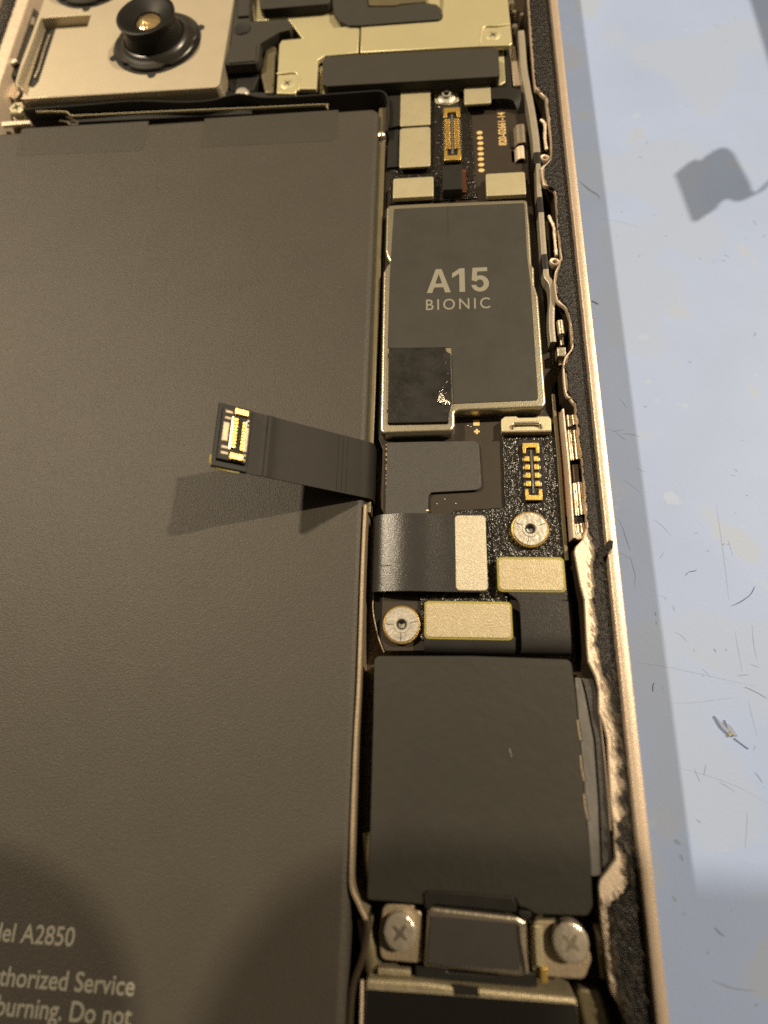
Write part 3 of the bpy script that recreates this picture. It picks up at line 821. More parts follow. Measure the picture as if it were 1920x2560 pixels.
# ---- clip above the second socket
clip = thing('metal_clip', 'small cream metal clip with a raised bar at the right edge under the processor shield', 'clip', (*P(1316, 1062, -1.8).to_2d(), ZB))
slab('plate', [(1253, 1048), (1262, 1041), (1290, 1040), (1296, 1044), (1340, 1043), (1346, 1040), (1372, 1040), (1378, 1048), (1379, 1082), (1254, 1083)], -1.8, .5, M['cream'], clip, .08, .15)
tube('raised_bar', smooth_path([P(1281, 1072, -1.8), P(1283, 1061, -1.55), P(1295, 1058, -1.5), P(1340, 1057, -1.5), P(1350, 1060, -1.55), P(1353, 1071, -1.8)], 4), .13, M['steel'], clip, 8)
tube('front_edge', [P(1255, 1080, -1.75), P(1378, 1078, -1.75)], .12, M['steel'], clip, 8)

# ---- grey L-shaped sticker
o = slab('graphite_tape', [(968, 1105), (1197, 1102), (1205, 1224), (1078, 1231), (1071, 1240), (1070, 1284), (963, 1284)], ZB + .35, .33, M['sticker2'], None, .05, [.1, .6, .6, .35, .2, .05, .05])
setp(o, 'grainy dark grey L-shaped tape on the board below the processor shield', 'tape')

# ---- wide ribbon with the upright cream stiffener
zt = -1.3
wf = thing('flex_connector', 'wide glossy black ribbon folded over the left board edge with an upright cream stiffener', 'connector', (*P(1080, 1380, zt).to_2d(), ZB), 'flex cable connectors pressed onto the board')
x0, y0, x1, y1 = rectp((932, 1284), (1221, 1480), zt)
ym, hh = (y0 + y1) / 2, (y1 - y0) / 2
ribbon('cable', [Vector((x0 + .9, ym, -4.6)), Vector((x0 + .35, ym, -3.9)), Vector((x0 + .05, ym, -2.9)), Vector((x0 + .15, ym, -2.35)), Vector((x0 + .7, ym, -1.78)), Vector((x0 + 1.7, ym, -1.45)), Vector((x0 + 3.0, ym, -1.25)), Vector((x0 + 4.6, ym, -1.25)), Vector((x1 - 3.4, ym, -1.45)), Vector((x1 - .05, ym, -1.5))], (0, hh, 0), M['flexgloss'], wf, .2, 7)
box('stiffener_plate', (1137, 1288), (1220, 1477), -1.28, .24, M['stiff'], wf, .06, .35)
tube('fold_crease', smooth_path([P(945, 1412, -1.32), P(985, 1414, -1.31), P(1030, 1416, -1.32), P(1045, 1408, -1.34), P(1058, 1395, -1.36)], 4), .02, M['flexgloss'], wf, 5)
slab('cable', [(934, 1484), (962, 1484), (965, 1632), (950, 1610), (938, 1560)], -3.0, .15, M['flex'], wf, .03, .1)
tube('cable_edge', smooth_path([P(934, 1484, -2.9), P(932, 1520, -2.9), P(938, 1560, -2.9), P(948, 1600, -2.9), P(960, 1630, -2.9)], 4), .04, M['dull'], wf, 5)

# ---- right lower connector and its tail, bent down at the board's end
x0, y0, x1, y1 = rectp((1244, 1393), (1414, 1479), -1.4)
t = flexpad('cream stiffener with yellow edge and black ribbon running down the right board edge', (1246, 1396), (1412, 1477), -1.35, M['edge'], [], m='cream2')
a0, a1 = P(1302, 1560, -1.55), P(1424, 1560, -1.55)
b0x = P(1280, 1482, -1.55)
ybend = P(1360, 1628, -1.55).y
slab('cable', [(1258, 1470), (1416, 1468), (1419, 1500), (1302, 1520), (1293, 1498), (1275, 1486)], -1.5, .2, M['flexgloss'], t, .05, [0, 0, 0, .2, .5, .3])
yb = P(1360, 1502, -1.5).y
ribbon('cable', [Vector(((a0.x + a1.x) / 2, yb, -1.6)), Vector(((a0.x + a1.x) / 2, (yb + ybend) / 2, -1.58)), Vector(((a0.x + a1.x) / 2, ybend + .9, -1.6)), Vector(((a0.x + a1.x) / 2, ybend + .25, -1.8)), Vector(((a0.x + a1.x) / 2, ybend - .15, -2.4)), Vector(((a0.x + a1.x) / 2, ybend - .1, -4))], ((a1.x - a0.x) / 2, 0, 0), M['flexgloss'], t, .2, 6)
# ---- centre lower connector
t = flexpad('broad cream stiffener with yellow edge and short ribbon, right of the corner standoff', (1065, 1506), (1279, 1597), -1.35, M['edge'], [], m='cream2')
a0, a1 = P(1060, 1600, -1.55), P(1288, 1600, -1.55); xm = (a0.x + a1.x) / 2
yt = P(1170, 1590, -1.55).y; ybend = P(1170, 1626, -1.55).y
ribbon('cable', [Vector((xm, yt, -1.62)), Vector((xm, ybend + .8, -1.62)), Vector((xm, ybend + .2, -1.8)), Vector((xm, ybend - .2, -2.5)), Vector((xm, ybend - .15, -4))], ((a1.x - a0.x) / 2, 0, 0), M['flexgloss'], t, .2, 6)

# ================================================================== things in the right-hand channel
# ---- grey side cable with black sleeves
cab = thing('side_button_cable', 'thin pale cable with black heat shrink sleeves standing in the pocket beside the processor shield', 'cable', (*P(1350, 450, -2).to_2d(), -5))
ZK = -1.25
def cpart(name, pts, w, m): return strip_wall(name, pts, ZK if m is not M['black'] else ZK + .02, w, 1.3, m, cab, 4)
cpart('wire', [(1303, 76), (1306, 110), (1311, 174), (1322, 234), (1332, 290), (1340, 347), (1343, 386)], .75, M['sleeve'])
cpart('sleeve', [(1342.5, 380), (1344, 394), (1345, 408)], .8, M['black'])
cpart('wire', [(1345, 404), (1347, 430), (1348, 470), (1350, 496)], .5, M['sleeve'])
cpart('sleeve', [(1350, 492), (1351, 510), (1353, 530)], .6, M['black'])
cpart('wire', [(1353, 526), (1356, 570), (1359, 610), (1361, 640)], .56, M['sleeve'])
cpart('sleeve', [(1361, 635), (1363, 650), (1365, 672)], .6, M['black'])
cpart('wire', [(1365, 668), (1367, 690), (1378, 706), (1382, 730), (1382, 756), (1380, 775), (1380, 815), (1384, 854)], .56, M['sleeve'])
# ---- rough weld lumps in the pockets
def lumps(label, pts):
    t = thing('weld_seam', label, 'weld', (*P(pts[0][0], pts[0][1], -1.4).to_2d(), -3), 'rough gold weld seams in the side pockets')
    path = smooth_path([P(a, b, -1.25) for a, b in pts], 6)
    rad = [.16 + .16 * abs(noise.noise(Vector((i * .55, pts[0][1], 0)))) for i in range(len(path))]
    tube('bead', path, rad, M['ledge'], t, 8)
lumps('crumbly gold seam in the upper side pocket beside the gold part number', [(1352, 300), (1362, 312), (1362, 345), (1366, 375)])
lumps('crumbly gold seam in the side pocket at the top right corner of the processor shield', [(1372, 540), (1377, 552), (1385, 570), (1388, 610), (1391, 640)])
for k, (x, y) in enumerate(((1363, 392), (1388, 652))):
    c = P(x, y, -1.2)
    t = thing('solder_ring', ('small gold ring of solder at the foot of the upper side pocket' if k == 0 else 'small gold ring of solder beside the lower black sleeve of the side cable'), 'solder', (c.x, c.y, -2), 'gold solder rings in the side pockets')
    lathe('ring', (c.x, c.y, -1.5), [(.55, -.5), (.55, .1), (.45, .25), (.28, .2), (.22, -.2)], M['ledge'], t, 16, lambda w: .12 * math.cos(2 * w + 1))
# ---- pin and nut of the button
pn = thing('button_pin', 'steel pin with a square nut in the pocket right of the processor shield', 'pin', (*P(1402, 850, -2).to_2d(), -4.5))
tube('pin', [P(1399, 805, -1.5), P(1403, 838, -1.5)], .36, M['steel'], pn, 14)
tube('pin', [P(1403, 838, -2.3), P(1405, 866, -2.3)], .3, M['steel'], pn, 14)
box('nut', (1392, 867), (1417, 890), -1.35, 1.0, M['steel'], pn, .12, .1)
tube('pin', [P(1402, 890, -2.2), P(1404, 912, -2.6)], .3, M['ledge'], pn, 12)
# ---- long spring rail
rail = thing('button_rail', 'long bright steel rail with rods in the pocket right of the broad-contact gold socket', 'rail', (*P(1435, 1180, -2).to_2d(), -4.5))
strip_wall('side_plate', [(1408, 1022), (1414, 1080), (1424, 1180), (1431, 1280), (1436, 1344)], -1.15, .2, 2.4, M['ledge'], rail)
slab('side_plate', [(1433, 1333), (1466, 1328), (1464, 1345), (1440, 1350)], -1.3, .8, M['steel'], rail, .08, .25)
def rod(a, b, r_, z=-1.65, m='rod'): tube('rod', [P(a[0], a[1], z), P(b[0], b[1], z)], r_, M[m], rail, 14)
rod((1421, 1040), (1424, 1068), .26); rod((1433, 1040), (1436, 1064), .30)
rod((1423, 1078), (1430, 1152), .26); rod((1437, 1078), (1444, 1150), .32)
rod((1436, 1210), (1443, 1290), .26); rod((1448, 1208), (1456, 1288), .34)
rod((1440, 1312), (1443, 1336), .3); rod((1454, 1310), (1458, 1334), .34)
box('block', (1431, 1160), (1450, 1206), -1.5, 1, M['floor'], rail, .08, .1)
for a, b in (((1418, 1064), (1441, 1079)), ((1436, 1290), (1459, 1309))):
    box('block', a, b, -1.6, 1, M['black'], rail, .08, .1)
strip_wall('copper_strip', [(1401, 1030), (1404, 1080), (1412, 1180), (1420, 1290)], -2.6, .5, 1.6, M['copper'], rail)
strip_wall('guide', [(1384, 985), (1390, 1060), (1398, 1150), (1405, 1250), (1412, 1340), (1418, 1400)], -2.2, .35, 2.4, M['wall'], rail)

# ================================================================== lower modules
mod = thing('speaker_module', 'big plain dark grey sheet over the module at the lower right of the phone', 'module', (*P(1200, 1950, -1.5).to_2d(), -5))
slab('cover_sheet', [(936, 1640), (1180, 1640), (1428, 1649), (1440, 1740), (1450, 1850), (1464, 2010), (1478, 2190), (1482, 2265), (1470, 2290), (1340, 2286), (1318, 2272), (1298, 2266), (1288, 2244), (1075, 2230), (1064, 2262), (1000, 2256), (920, 2250), (917, 2240), (925, 2100), (933, 1800)],
     -1.0, .3, M['speaker'], mod, .08, [.5, 0, .5, 0, 0, 0, 0, .1, .4, .1, .1, .1, .1, .1, .1, 0, .2, .2, 0, 0])
slab('body', [(944, 1648), (1424, 1656), (1446, 1850), (1474, 2190), (1474, 2280), (935, 2245), (940, 2100)], -1.35, 3.8, M['black'], mod, .1, .3)
film = thing('film_flap', 'long translucent grey film flap along the right edge of the plain dark sheet', 'film', (*P(1490, 1940, -1.5).to_2d(), -4))
slab('film_sheet', [(1437, 1693), (1452, 1695), (1462, 1735), (1484, 1850), (1495, 2000), (1502, 2188), (1478, 2192), (1464, 2010), (1450, 1850)], -1.25, .3, M['film'], film, .06, .15)
slab('film_fold', [(1453, 1694), (1484, 1698), (1494, 1730), (1506, 1820), (1514, 1880), (1527, 2070), (1533, 2150), (1524, 2182), (1503, 2188), (1496, 2000), (1485, 1850), (1463, 1735)], -1.55, .5, M['filmdark'], film, .12, [.1, .3, 0, 0, 0, 0, .3, .5, .1, 0, 0, 0])
tube('bright_edge', [P(1500, 1790, -1.6), P(1512, 1900, -1.6), P(1522, 2010, -1.6), P(1527, 2075, -1.6)], .07, M['ledge'], film, 6)
for a, b in (((1443, 1800), (1449, 1850)), ((1450, 1888), (1458, 1952)), ((1459, 1985), (1467, 2048))):
    tube('gold_tab', [P(a[0] + 1, a[1], -1.0), P(a[0] + 3.5, (a[1] + b[1]) / 2, -.98), P(b[0] + 2, b[1], -1.0)], .065, M['dull'], film, 6)

# ---- bracket with two screws
zb_ = -1.1
brk = thing('connector_bracket', 'grey faced steel bracket with bright edges screwed down below the plain dark sheet', 'bracket', (*P(1190, 2350, zb_).to_2d(), -4))
slab('cover_plate', [(1070, 2272), (1082, 2268), (1294, 2292), (1316, 2304), (1322, 2435), (1300, 2442), (1060, 2418)], zb_ - .05, .7, M['steel'], brk, .22, .15)
slab('face_sheet', [(1076, 2290), (1294, 2308), (1306, 2330), (1300, 2428), (1068, 2410)], zb_ + .02, .08, M['face'], brk, .03, .1)
slab('ear', [(958, 2262), (1030, 2258), (1056, 2285), (1058, 2410), (950, 2400), (948, 2330)], -1.9, .5, M['dull'], brk, .12, .5)
slab('ear', [(1328, 2300), (1400, 2302), (1460, 2330), (1480, 2400), (1462, 2450), (1330, 2440)], -1.9, .5, M['dull'], brk, .12, .6)
box('rib', (1334, 2312), (1362, 2420), -1.6, .5, M['cream'], brk, .12, .1)
slab('hook', [(1058, 2232), (1070, 2226), (1284, 2242), (1292, 2262), (1292, 2282), (1082, 2262), (1076, 2276), (1062, 2272)], -.85, .5, M['black'], brk, .1, .12)
slab('hook', [(1296, 2276), (1326, 2278), (1330, 2292), (1318, 2302), (1298, 2292)], -.95, .5, M['black'], brk, .1, .1)
for a, b in (((1300, 2310), (1318, 2430)),):
    tube('rolled_edge', smooth_path([P(a[0], a[1], zb_), P(a[0] + 3, a[1] + 40, zb_), P(b[0] - 6, b[1] - 30, zb_), P(b[0] - 2, b[1], zb_)], 4), .2, M['steel'], brk, 8)
slab('lower_hook', [(1080, 2412), (1115, 2414), (1118, 2430), (1240, 2440), (1244, 2424), (1300, 2430), (1340, 2432), (1345, 2470), (1240, 2462), (1118, 2452), (1040, 2444), (1038, 2414)], -1.9, .8, M['black'], brk, .1, .12)
box('orange_contact', (1350, 2418), (1371, 2460), -1.45, .4, M['gold'], brk, .1, .1)
def screw(px, py, z, r, label, cross_w=.1, hexa=False, m='screw', tilt=0.6, slot='hole'):
    c = P(px, py, z)
    s = thing('screw', label, 'screw', (c.x, c.y, z - 1), 'small crosshead screws')
    if hexa:
        lathe('head', (c.x, c.y, z), [(r, -1), (r * 1.02, -.12), (r * .88, 0), (0, .02)], M[m], s, 6)
        lathe('flange', (c.x, c.y, z), [(r * 1.05, -1.6), (r * 1.12, -1.1), (r * 1.05, -.95), (r * .5, -.9)], M[m], s, 24)
    else:
        lathe('head', (c.x, c.y, z), [(r, -1), (r, -.14), (r * .94, -.04), (r * .85, 0), (r * .45, .03), (0, .04)], M[m], s, 36)
    bm = bmesh.new()
    for k in range(2):
        w = tilt + k * math.pi / 2; d = Vector((math.cos(w), math.sin(w), 0)); n_ = Vector((-d.y, d.x, 0))
        L, H = r * .52, r * cross_w
        o_ = Vector((c.x, c.y, z + .035 if not hexa else z + .03))
        prism(bm, [(o_ + d * a + n_ * b).to_2d() for a, b in ((-L, -H * .6), (-L * .3, -H), (L * .3, -H), (L, -H * .6), (L, H * .6), (L * .3, H), (-L * .3, H), (-L, H * .6))], o_.z + .012 + k * .004, o_.z - .1, .0)
    emit('cross_slot', bm, M[slot], s)
    return s
screw(1000, 2332, -1.0, 1.22, 'round steel crosshead screw at the left ear of the bottom bracket', .13, m='resin', tilt=.9, slot='steel')
screw(1428, 2358, -1.0, 1.28, 'round steel crosshead screw at the right ear of the bottom bracket', .13, m='resin', tilt=.9, slot='steel')

# ---- shielded module at the bottom edge
hm = thing('shielded_module', 'metal cased module with a rough bright edge and black face at the bottom edge', 'module', (*P(1180, 2540, -1.5).to_2d(), -5))
slab('metal_case', [(914, 2447), (1060, 2455), (1140, 2466), (1443, 2496), (1462, 2720), (900, 2720)], -1.4, 3.4, M['cream2'], hm, .25, [.3, 0, 0, .3, 0, 0])
slab('black_face', [(916, 2474), (1442, 2512), (1462, 2720), (904, 2720)], -1.34, .1, M['blackgloss'], hm, .03, [.15, .15, 0, 0])
slab('black_strip', [(1132, 2462), (1196, 2470), (1200, 2492), (1136, 2488)], -1.33, .2, M['black'], hm, .03, .05)  # small flat black strip across the top edge of the case
box('corner_tab', (944, 2420), (1026, 2444), -1.7, .5, M['cream2'], hm, .1, .1)
tube('side_edge', [P(905, 2450, -1.4), P(899, 2720, -1.4)], .13, M['ledge'], hm, 8)
sp = thing('side_spring', 'pale machined post between the right bottom screw and the rim', 'post', (*P(1500, 2360, -2).to_2d(), -5))
tube('post', smooth_path([P(1492, 2310, -1.7), P(1500, 2345, -1.5), P(1505, 2390, -1.6), P(1510, 2440, -2.0)], 4), .3, M['wall'], sp, 10)
slab('foot', [(1440, 2470), (1500, 2476), (1540, 2600), (1470, 2600)], -2.4, 1.5, M['wall'], sp, .2, .3)

# ================================================================== camera module, upper left
ZP = -0.4
cmod = thing('camera_module', 'champagne metal camera plate with a sunken pocket and two black lenses, upper left', 'camera module', (*P(300, 120, ZP).to_2d(), -5.1))
PLATE = [(125, -90), (110, 0), (83, 77), (52, 160), (38, 208), (44, 216), (56, 221), (60, 232), (54, 248), (539, 219), (549, 210), (584, 0), (596, -90)]
REC = [(101, 51), (110, 42), (118, 41), (216, 34), (228, 37), (173, 214), (94, 238), (72, 240), (66, 228), (62, 222), (42, 210), (41, 207)]
# plate built as a ring with a rectangular pocket let into it
bm = bmesh.new()
outer = fillet(P2(PLATE, ZP), [0, 0, 0, 0, .2, .2, .2, .2, .1, .5, .5, 0, 0], 4)
inner = fillet(P2([(101, 46), (228, 37), (173, 216), (92, 239), (66, 238), (42, 209)], ZP), [.5, .05, .05, .3, .4, .1], 5)
def loop_edges(pts, z):
    vs_ = [bm.verts.new((p.x, p.y, z)) for p in pts]
    return vs_, [bm.edges.new((vs_[i], vs_[(i + 1) % len(vs_)])) for i in range(len(vs_))]
vo, eo = loop_edges(outer, ZP); vi, ei = loop_edges(inner, ZP)
bmesh.ops.triangle_fill(bm, use_beauty=True, use_dissolve=False, edges=eo + ei, normal=(0, 0, 1))
def skirt(vs_, dz, wob=0):
    w_ = [bm.verts.new((v.co.x, v.co.y, v.co.z - dz)) for v in vs_]
    for i in range(len(vs_)):
        bm.faces.new((vs_[i], vs_[(i + 1) % len(vs_)], w_[(i + 1) % len(vs_)], w_[i]))
    return w_
skirt(vo, 2.2); wi = skirt(vi, 1.15)
bm.faces.new(wi)
emit('plate', bm, M['cameraplate'], cmod, 30)
tube('plate_edge', smooth_path([P(a, b, ZP - .05) for a, b in ((54, 247), (180, 239), (360, 229), (539, 219))], 3), .09, M['cameraplate'], cmod, 6)
tube('pocket_edge', [P(a, b, ZP - .04) for a, b in ((40, 208), (72, 130), (100, 52), (104, 46), (112, 44), (226, 37))], .09, M['cameraplate'], cmod, 6)
slab('slot', [(118, 72), (140, 70), (96, 205), (82, 220), (70, 214), (112, 78)], ZP - 1.13, .02, M['hole'], cmod, .005, .25)
tube('slot_spring', [P(124, 88, ZP - 1.0), P(112, 120, ZP - 1.0), P(96, 175, ZP - 1.0), P(86, 195, ZP - 1.0)], .14, M['steel'], cmod, 8)
def lens(c, top_z):
    L = []
    h = top_z - ZP
    lathe('seat', (c.x, c.y, ZP), [(6.05, -.2), (6.05, .03), (5.9, .035), (0, .035)], M['hole'], cmod, 60)
    for w in (203, 272, 22):
        w = math.radians(w)
        lathe('lug_slot', (c.x + 6.15 * math.cos(w), c.y + 6.15 * math.sin(w), ZP), [(.55, -.2), (.55, .05), (0, .05)], M['hole'], cmod, 14)
    fl_ = lathe('flange', (c.x, c.y, ZP), [(5.6, .04), (5.6, .32), (5.5, .42), (5.0, .50)], M['flange'], cmod, 72, lambda w: -.05 if math.cos(6 * w + .8) > .72 else 0)
    lathe('collar', (c.x, c.y, ZP), [(5.05, .3), (5.0, .52), (4.55, .62), (4.35, .85), (4.1, .95)], M['flange'], cmod, 60)
    br = lathe('barrel', (c.x, c.y, ZP), [(4.15, .5), (3.95, .9), (3.65, h * .55), (3.60, h * .8), (3.85, h * .93), (3.85, h - .08), (3.7, h), (3.2, h - .05), (1.75, h - .75), (1.72, h - .95)], M['lensblack'], cmod, 60)
    gl = lathe('glass', (c.x, c.y, ZP), [(1.6, h - .93), (1.3, h - .72), (.7, h - .56), (0, h - .5)], M['glass'], br, 40)
    return br
cb = P(393, 107, ZP)
lens(cb, ZP + 3.3)
lens(Vector((cb.x - 11.9, cb.y + 14.4, 0)), ZP + 3.3)
screw(41, 268, -1.3, 1.12, 'hexagonal pale screw at the lower left corner of the camera plate', .13, True, 'cream', 0.4)
# ---- bits between the camera plate and the left rim
o = slab('black_tape', [(73, 9), (97, 31), (83, 77), (52, 160), (40, 190), (-8, 190), (40, 81)], -2.0, .4, M['black'], None, .06, .1)
setp(o, 'strip of black tape between the camera plate and the left rim', 'tape')
cl = thing('brass_clip', 'bent brass spring clip by the left edge of the camera plate', 'clip', (*P(30, 200, -2.5).to_2d(), -5))
ribbon('leaf', [P(50, 172, -3.2), P(38, 158, -1.6), P(28, 152, -1.5), P(22, 170, -2.2), P(30, 185, -2.8), P(50, 215, -3.4)], (.35, .25, 0), M['ledge'], cl, .18, 5)
slab('foot', [(12, 196), (26, 192), (50, 232), (38, 248), (22, 240)], -2.6, 1, M['ledge'], cl, .1, .2)
tube('rivet', [P(85, 48, -1.5), P(82, 66, -1.6)], .28, M['steel'], cl, 10)

# ================================================================== between the camera plate and the battery
film2 = thing('black_ribbon', 'long wavy black ribbon lying on edge between the camera plate and the battery top', 'ribbon cable', (*P(600, 245, -2).to_2d(), -5))
strip_wall('ribbon', [(58, 272), (200, 262), (338, 251), (450, 254), (525, 250), (560, 241), (594, 234), (625, 237), (655, 242), (720, 241), (802, 236), (900, 229), (945, 226), (962, 232), (970, 250), (970, 290), (966, 325)], -1.15, .22, 3.6, M['flexgloss'], film2, 6)
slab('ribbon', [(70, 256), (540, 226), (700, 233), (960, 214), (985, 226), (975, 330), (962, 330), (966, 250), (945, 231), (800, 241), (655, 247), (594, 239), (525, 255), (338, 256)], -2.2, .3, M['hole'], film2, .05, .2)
rl = thing('bay_rail', 'thin bright metal rail along the top edge of the battery bay', 'rail', (*P(420, 280, -2).to_2d(), -5))
strip_wall('rail', [(90, 278), (160, 278), (172, 284), (182, 288), (235, 286), (420, 277), (640, 268), (806, 260), (816, 264), (820, 272)], -1.3, .13, .25, M['cream'], rl, 3)
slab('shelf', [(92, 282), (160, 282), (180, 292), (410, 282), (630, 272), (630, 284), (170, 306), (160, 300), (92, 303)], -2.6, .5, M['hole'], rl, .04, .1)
slab('corner_shelf', [(2, 304), (74, 300), (76, 308), (4, 314)], -1.7, .4, M['ledge'], rl, .08, .1)
tube('hook', smooth_path([P(150, 303, -1.7), P(168, 305, -1.6), P(176, 312, -1.7), P(196, 311, -1.8)], 4), .1, M['steel'], rl, 6)
tube('hook', smooth_path([P(166, 292, -1.9), P(182, 298, -1.8), P(196, 308, -1.9)], 4), .1, M['wall'], rl, 6)
c = P(953, 332, -1.4)
o = lathe('metal_stud', (c.x, c.y, -3.5), [(.55, 0), (.55, 1.7), (.45, 2.0), (.2, 2.15), (0, 2.2)], M['steel'], None, 20)
setp(o, 'small shiny metal stud at the upper right corner of the battery', 'stud')

# ================================================================== top bracket area
ZT = -0.9
tb = thing('top_bracket', 'wide nickel silver bracket plate with a step and two stamped screw corners, top right', 'bracket', (*P(950, 120, ZT).to_2d(), -3))
slab('plate', [(698, 110), (704, 100), (767, 94), (775, 74), (899, 63), (895, 131), (812, 139), (795, 150), (791, 222), (745, 222), (737, 234), (691, 233)], ZT, .5, M['brass'], tb, .14, [.2, .2, .1, .15, 0, 0, .1, .2, .15, .1, .2, .25])
slab('plate', [(902, 64), (1102, 50), (1106, 40), (1108, 8), (1108, -80), (1262, -80), (1272, 20), (1281, 108), (1274, 113), (1199, 115), (901, 131)], ZT + .06, .5, M['brass'], tb, .14, [0, .1, .15, .1, 0, 0, .1, .2, .2, .1, 0])
slab('lower_plate', [(628, -80), (634, 52), (720, 47), (760, 100), (900, 90), (1110, 60), (1110, -80)], ZT - .6, .4, M['brass'], tb, .06)
tube('stamped_lip', smooth_path([P(693, 186, ZT), P(712, 184, ZT + .05), P(738, 182, ZT + .05), P(747, 192, ZT), P(748, 215, ZT - .02), P(745, 228, ZT - .05)], 4), .17, M['brass'], tb, 8)
tube('stamped_lip', smooth_path([P(1275, 62, ZT), P(1240, 66, ZT + .1), P(1215, 66, ZT + .1), P(1205, 76, ZT + .06), P(1202, 95, ZT), P(1201, 112, ZT - .05)], 4), .17, M['brass'], tb, 8)
screw(718, 208, ZT + .05, .95, 'flat crosshead screw in the lower left stamped corner of the top bracket', .09, False, 'brass')
screw(1233, 87, ZT + .12, .95, 'flat crosshead screw in the right stamped corner of the top bracket', .09, False, 'brass')
# foam pads
def fpad(pts, z, th, lab, r):
    o = slab('foam_pad', pts, z, th, M['pad'], None, .12, r)
    return setp(o, lab, 'foam pad', 'black foam pads at the top of the phone')
fpad([(806, 152), (818, 141), (1236, 119), (1246, 124), (1250, 186), (1240, 191), (818, 215), (806, 208)], -.55, 1.3, 'long dark grey foam pad lying below the stepped bracket plate', .3)
fpad([(640, -60), (649, 16), (656, 22), (818, 9), (826, 2), (826, -60)], -.35, 1.1, 'dark grey foam pad left of the curved one, at the top edge of the photo', .2)
fpad([(825, -60), (834, 30), (848, 50), (872, 63), (900, 63), (1098, 48), (1105, 40), (1104, 22), (1092, 10), (1060, 6), (1004, 12), (985, 17), (920, 17), (912, -60)], -.6, .6, 'curved dark grey foam pad wrapping round the top of the bracket plate', .4)
o = slab('olive_plate', [(918, -40), (1062, -40), (1066, 4), (1004, 9), (985, 13), (920, 13)], -.95, .4, M['wall'], None, .08, .1)
setp(o, 'dull olive metal plate peeking in above the curved foam pad', 'plate')
# tray under the long pad
o = slab('brass_tray', [(797, 146), (806, 138), (1246, 112), (1259, 118), (1264, 204), (1252, 212), (812, 234), (797, 232)], -1.9, .6, M['brass'], None, .12, .3)
setp(o, 'brass tray under the long dark grey foam pad, its rim showing at both ends', 'tray')
# black plastic holder
hold = thing('plastic_holder', 'black moulded plastic holder with a round plug between camera plate and top bracket', 'holder', (*P(620, 110, -1).to_2d(), -4))
slab('moulding', [(588, -60), (584, 40), (582, 60), (576, 108), (562, 154), (567, 162), (638, 157), (646, 150), (650, 108), (698, 80), (725, 74), (728, 56), (720, 47), (624, 53), (634, -60)], -.75, 1.1, M['pad'], hold, .12, [0, .2, .2, .1, .2, .1, .3, .2, .4, .4, .2, .2, .2, .1, 0])
slab('raised_square', [(577, 111), (641, 107), (639, 151), (569, 157)], -.6, .2, M['pad'], hold, .08, .2)
c = P(606, 73, -.75)
lathe('plug', (c.x, c.y, -.75), [(1.1, -.3), (1.1, .12), (.98, .2), (.9, .16), (0, .1)], M['hole'], hold, 30)
slab('column', [(596, -60), (594, 40), (622, 38), (628, -60)], -.45, .3, M['pad'], hold, .1, .1)
slab('lower_block', [(566, 164), (640, 158), (648, 190), (632, 226), (576, 226)], -2.2, 2, M['black'], hold, .1, .2)
c = P(603, 226, -1.8)
o = lathe('pale_stud', (c.x, c.y, -3), [(.95, 0), (.95, .8), (.7, 1.1), (0, 1.2)], M['screw'], None, 24)
setp(o, 'pale rounded stud half hidden behind the wavy black ribbon', 'stud')
o = slab('grey_post', [(664, 118), (690, 112), (686, 232), (662, 232), (650, 180)], -1.9, 2, M['wall'], None, .3, .4)
setp(o, 'dull metal post in the gap left of the top bracket', 'post')
# metal fittings at the far top right pocket
ft = thing('pocket_fitting', 'gold screw boss and shiny bits in the pocket right of the top bracket', 'fitting', (*P(1290, 40, -2).to_2d(), -4))
for x, y, r_, z in ((1278, 2, .5, -1.1), (1286, 26, .3, -1.6), (1305, 33, .32, -1.5), (1287, 62, .45, -1.3), (1302, 96, .3, -1.5)):
    c = P(x, y, z); lathe('boss', (c.x, c.y, z - 1.5), [(r_, 0), (r_, 1.2), (r_ * .7, 1.45), (0, 1.5)], M['steel'], ft, 16)
slab('tan_strip', [(1272, 118), (1288, 112), (1302, 212), (1284, 214)], -2.4, .8, M['ledge'], ft, .1, .1)

# ================================================================== loose things on the mat
def hair(pts, r_, label, m='hair', grp='dark fibres lying on the mat'):
    r_ = r_ * .42
    path = smooth_path([P(a, b, MAT_Z + r_ + (.0 if i % 2 else .05)) for i, (a, b) in enumerate(pts)], 6)
    bm = bmesh.new(); tube_bm(bm, path, r_, 5, 1.0, True)
    o = emit('fibre', bm, M[m])
    return setp(o, label, 'fibre', grp)
hair([(1446, 449), (1462, 465), (1480, 478), (1494, 487), (1500, 498)], .055, 'long dark curved hair poking out from under the phone near the top')
hair([(1478, 752), (1486, 755), (1497, 761)], .10, 'short thick dark crumb lying in the phone shadow, level with the processor lettering')
hair([(1712, 1440), (1722, 1430), (1736, 1427), (1742, 1424)], .05, 'thin hooked hair right of the adhesive flap, far out on the lit mat')
hair([(1637, 1706), (1632, 1716), (1634, 1730)], .06, 'small dark V-shaped fibre in the phone shadow beside the plain dark sheet')
hair([(1888, 1464), (1876, 1486), (1850, 1505), (1826, 1516)], .06, 'dark forked fibre near the right edge of the photo, lower half')
hair([(1860, 1716), (1890, 1730), (1918, 1746)], .05, 'fine straight fibre running off the right edge of the photo')
hp = [P(1273, 1872, -.97), P(1276, 1880, -.93), P(1279, 1892, -.97)]
setp(tube('lint', smooth_path(hp, 4), .035, M['label'], None, 5), 'tiny pale lint thread lying on the big plain dark sheet', 'lint')
fk = thing('plastic_flake', 'small translucent whitish flake with a yellow tip on the mat', 'flake', (*P(1822, 1822, MAT_Z).to_2d(), MAT_Z))
bm = bmesh.new()
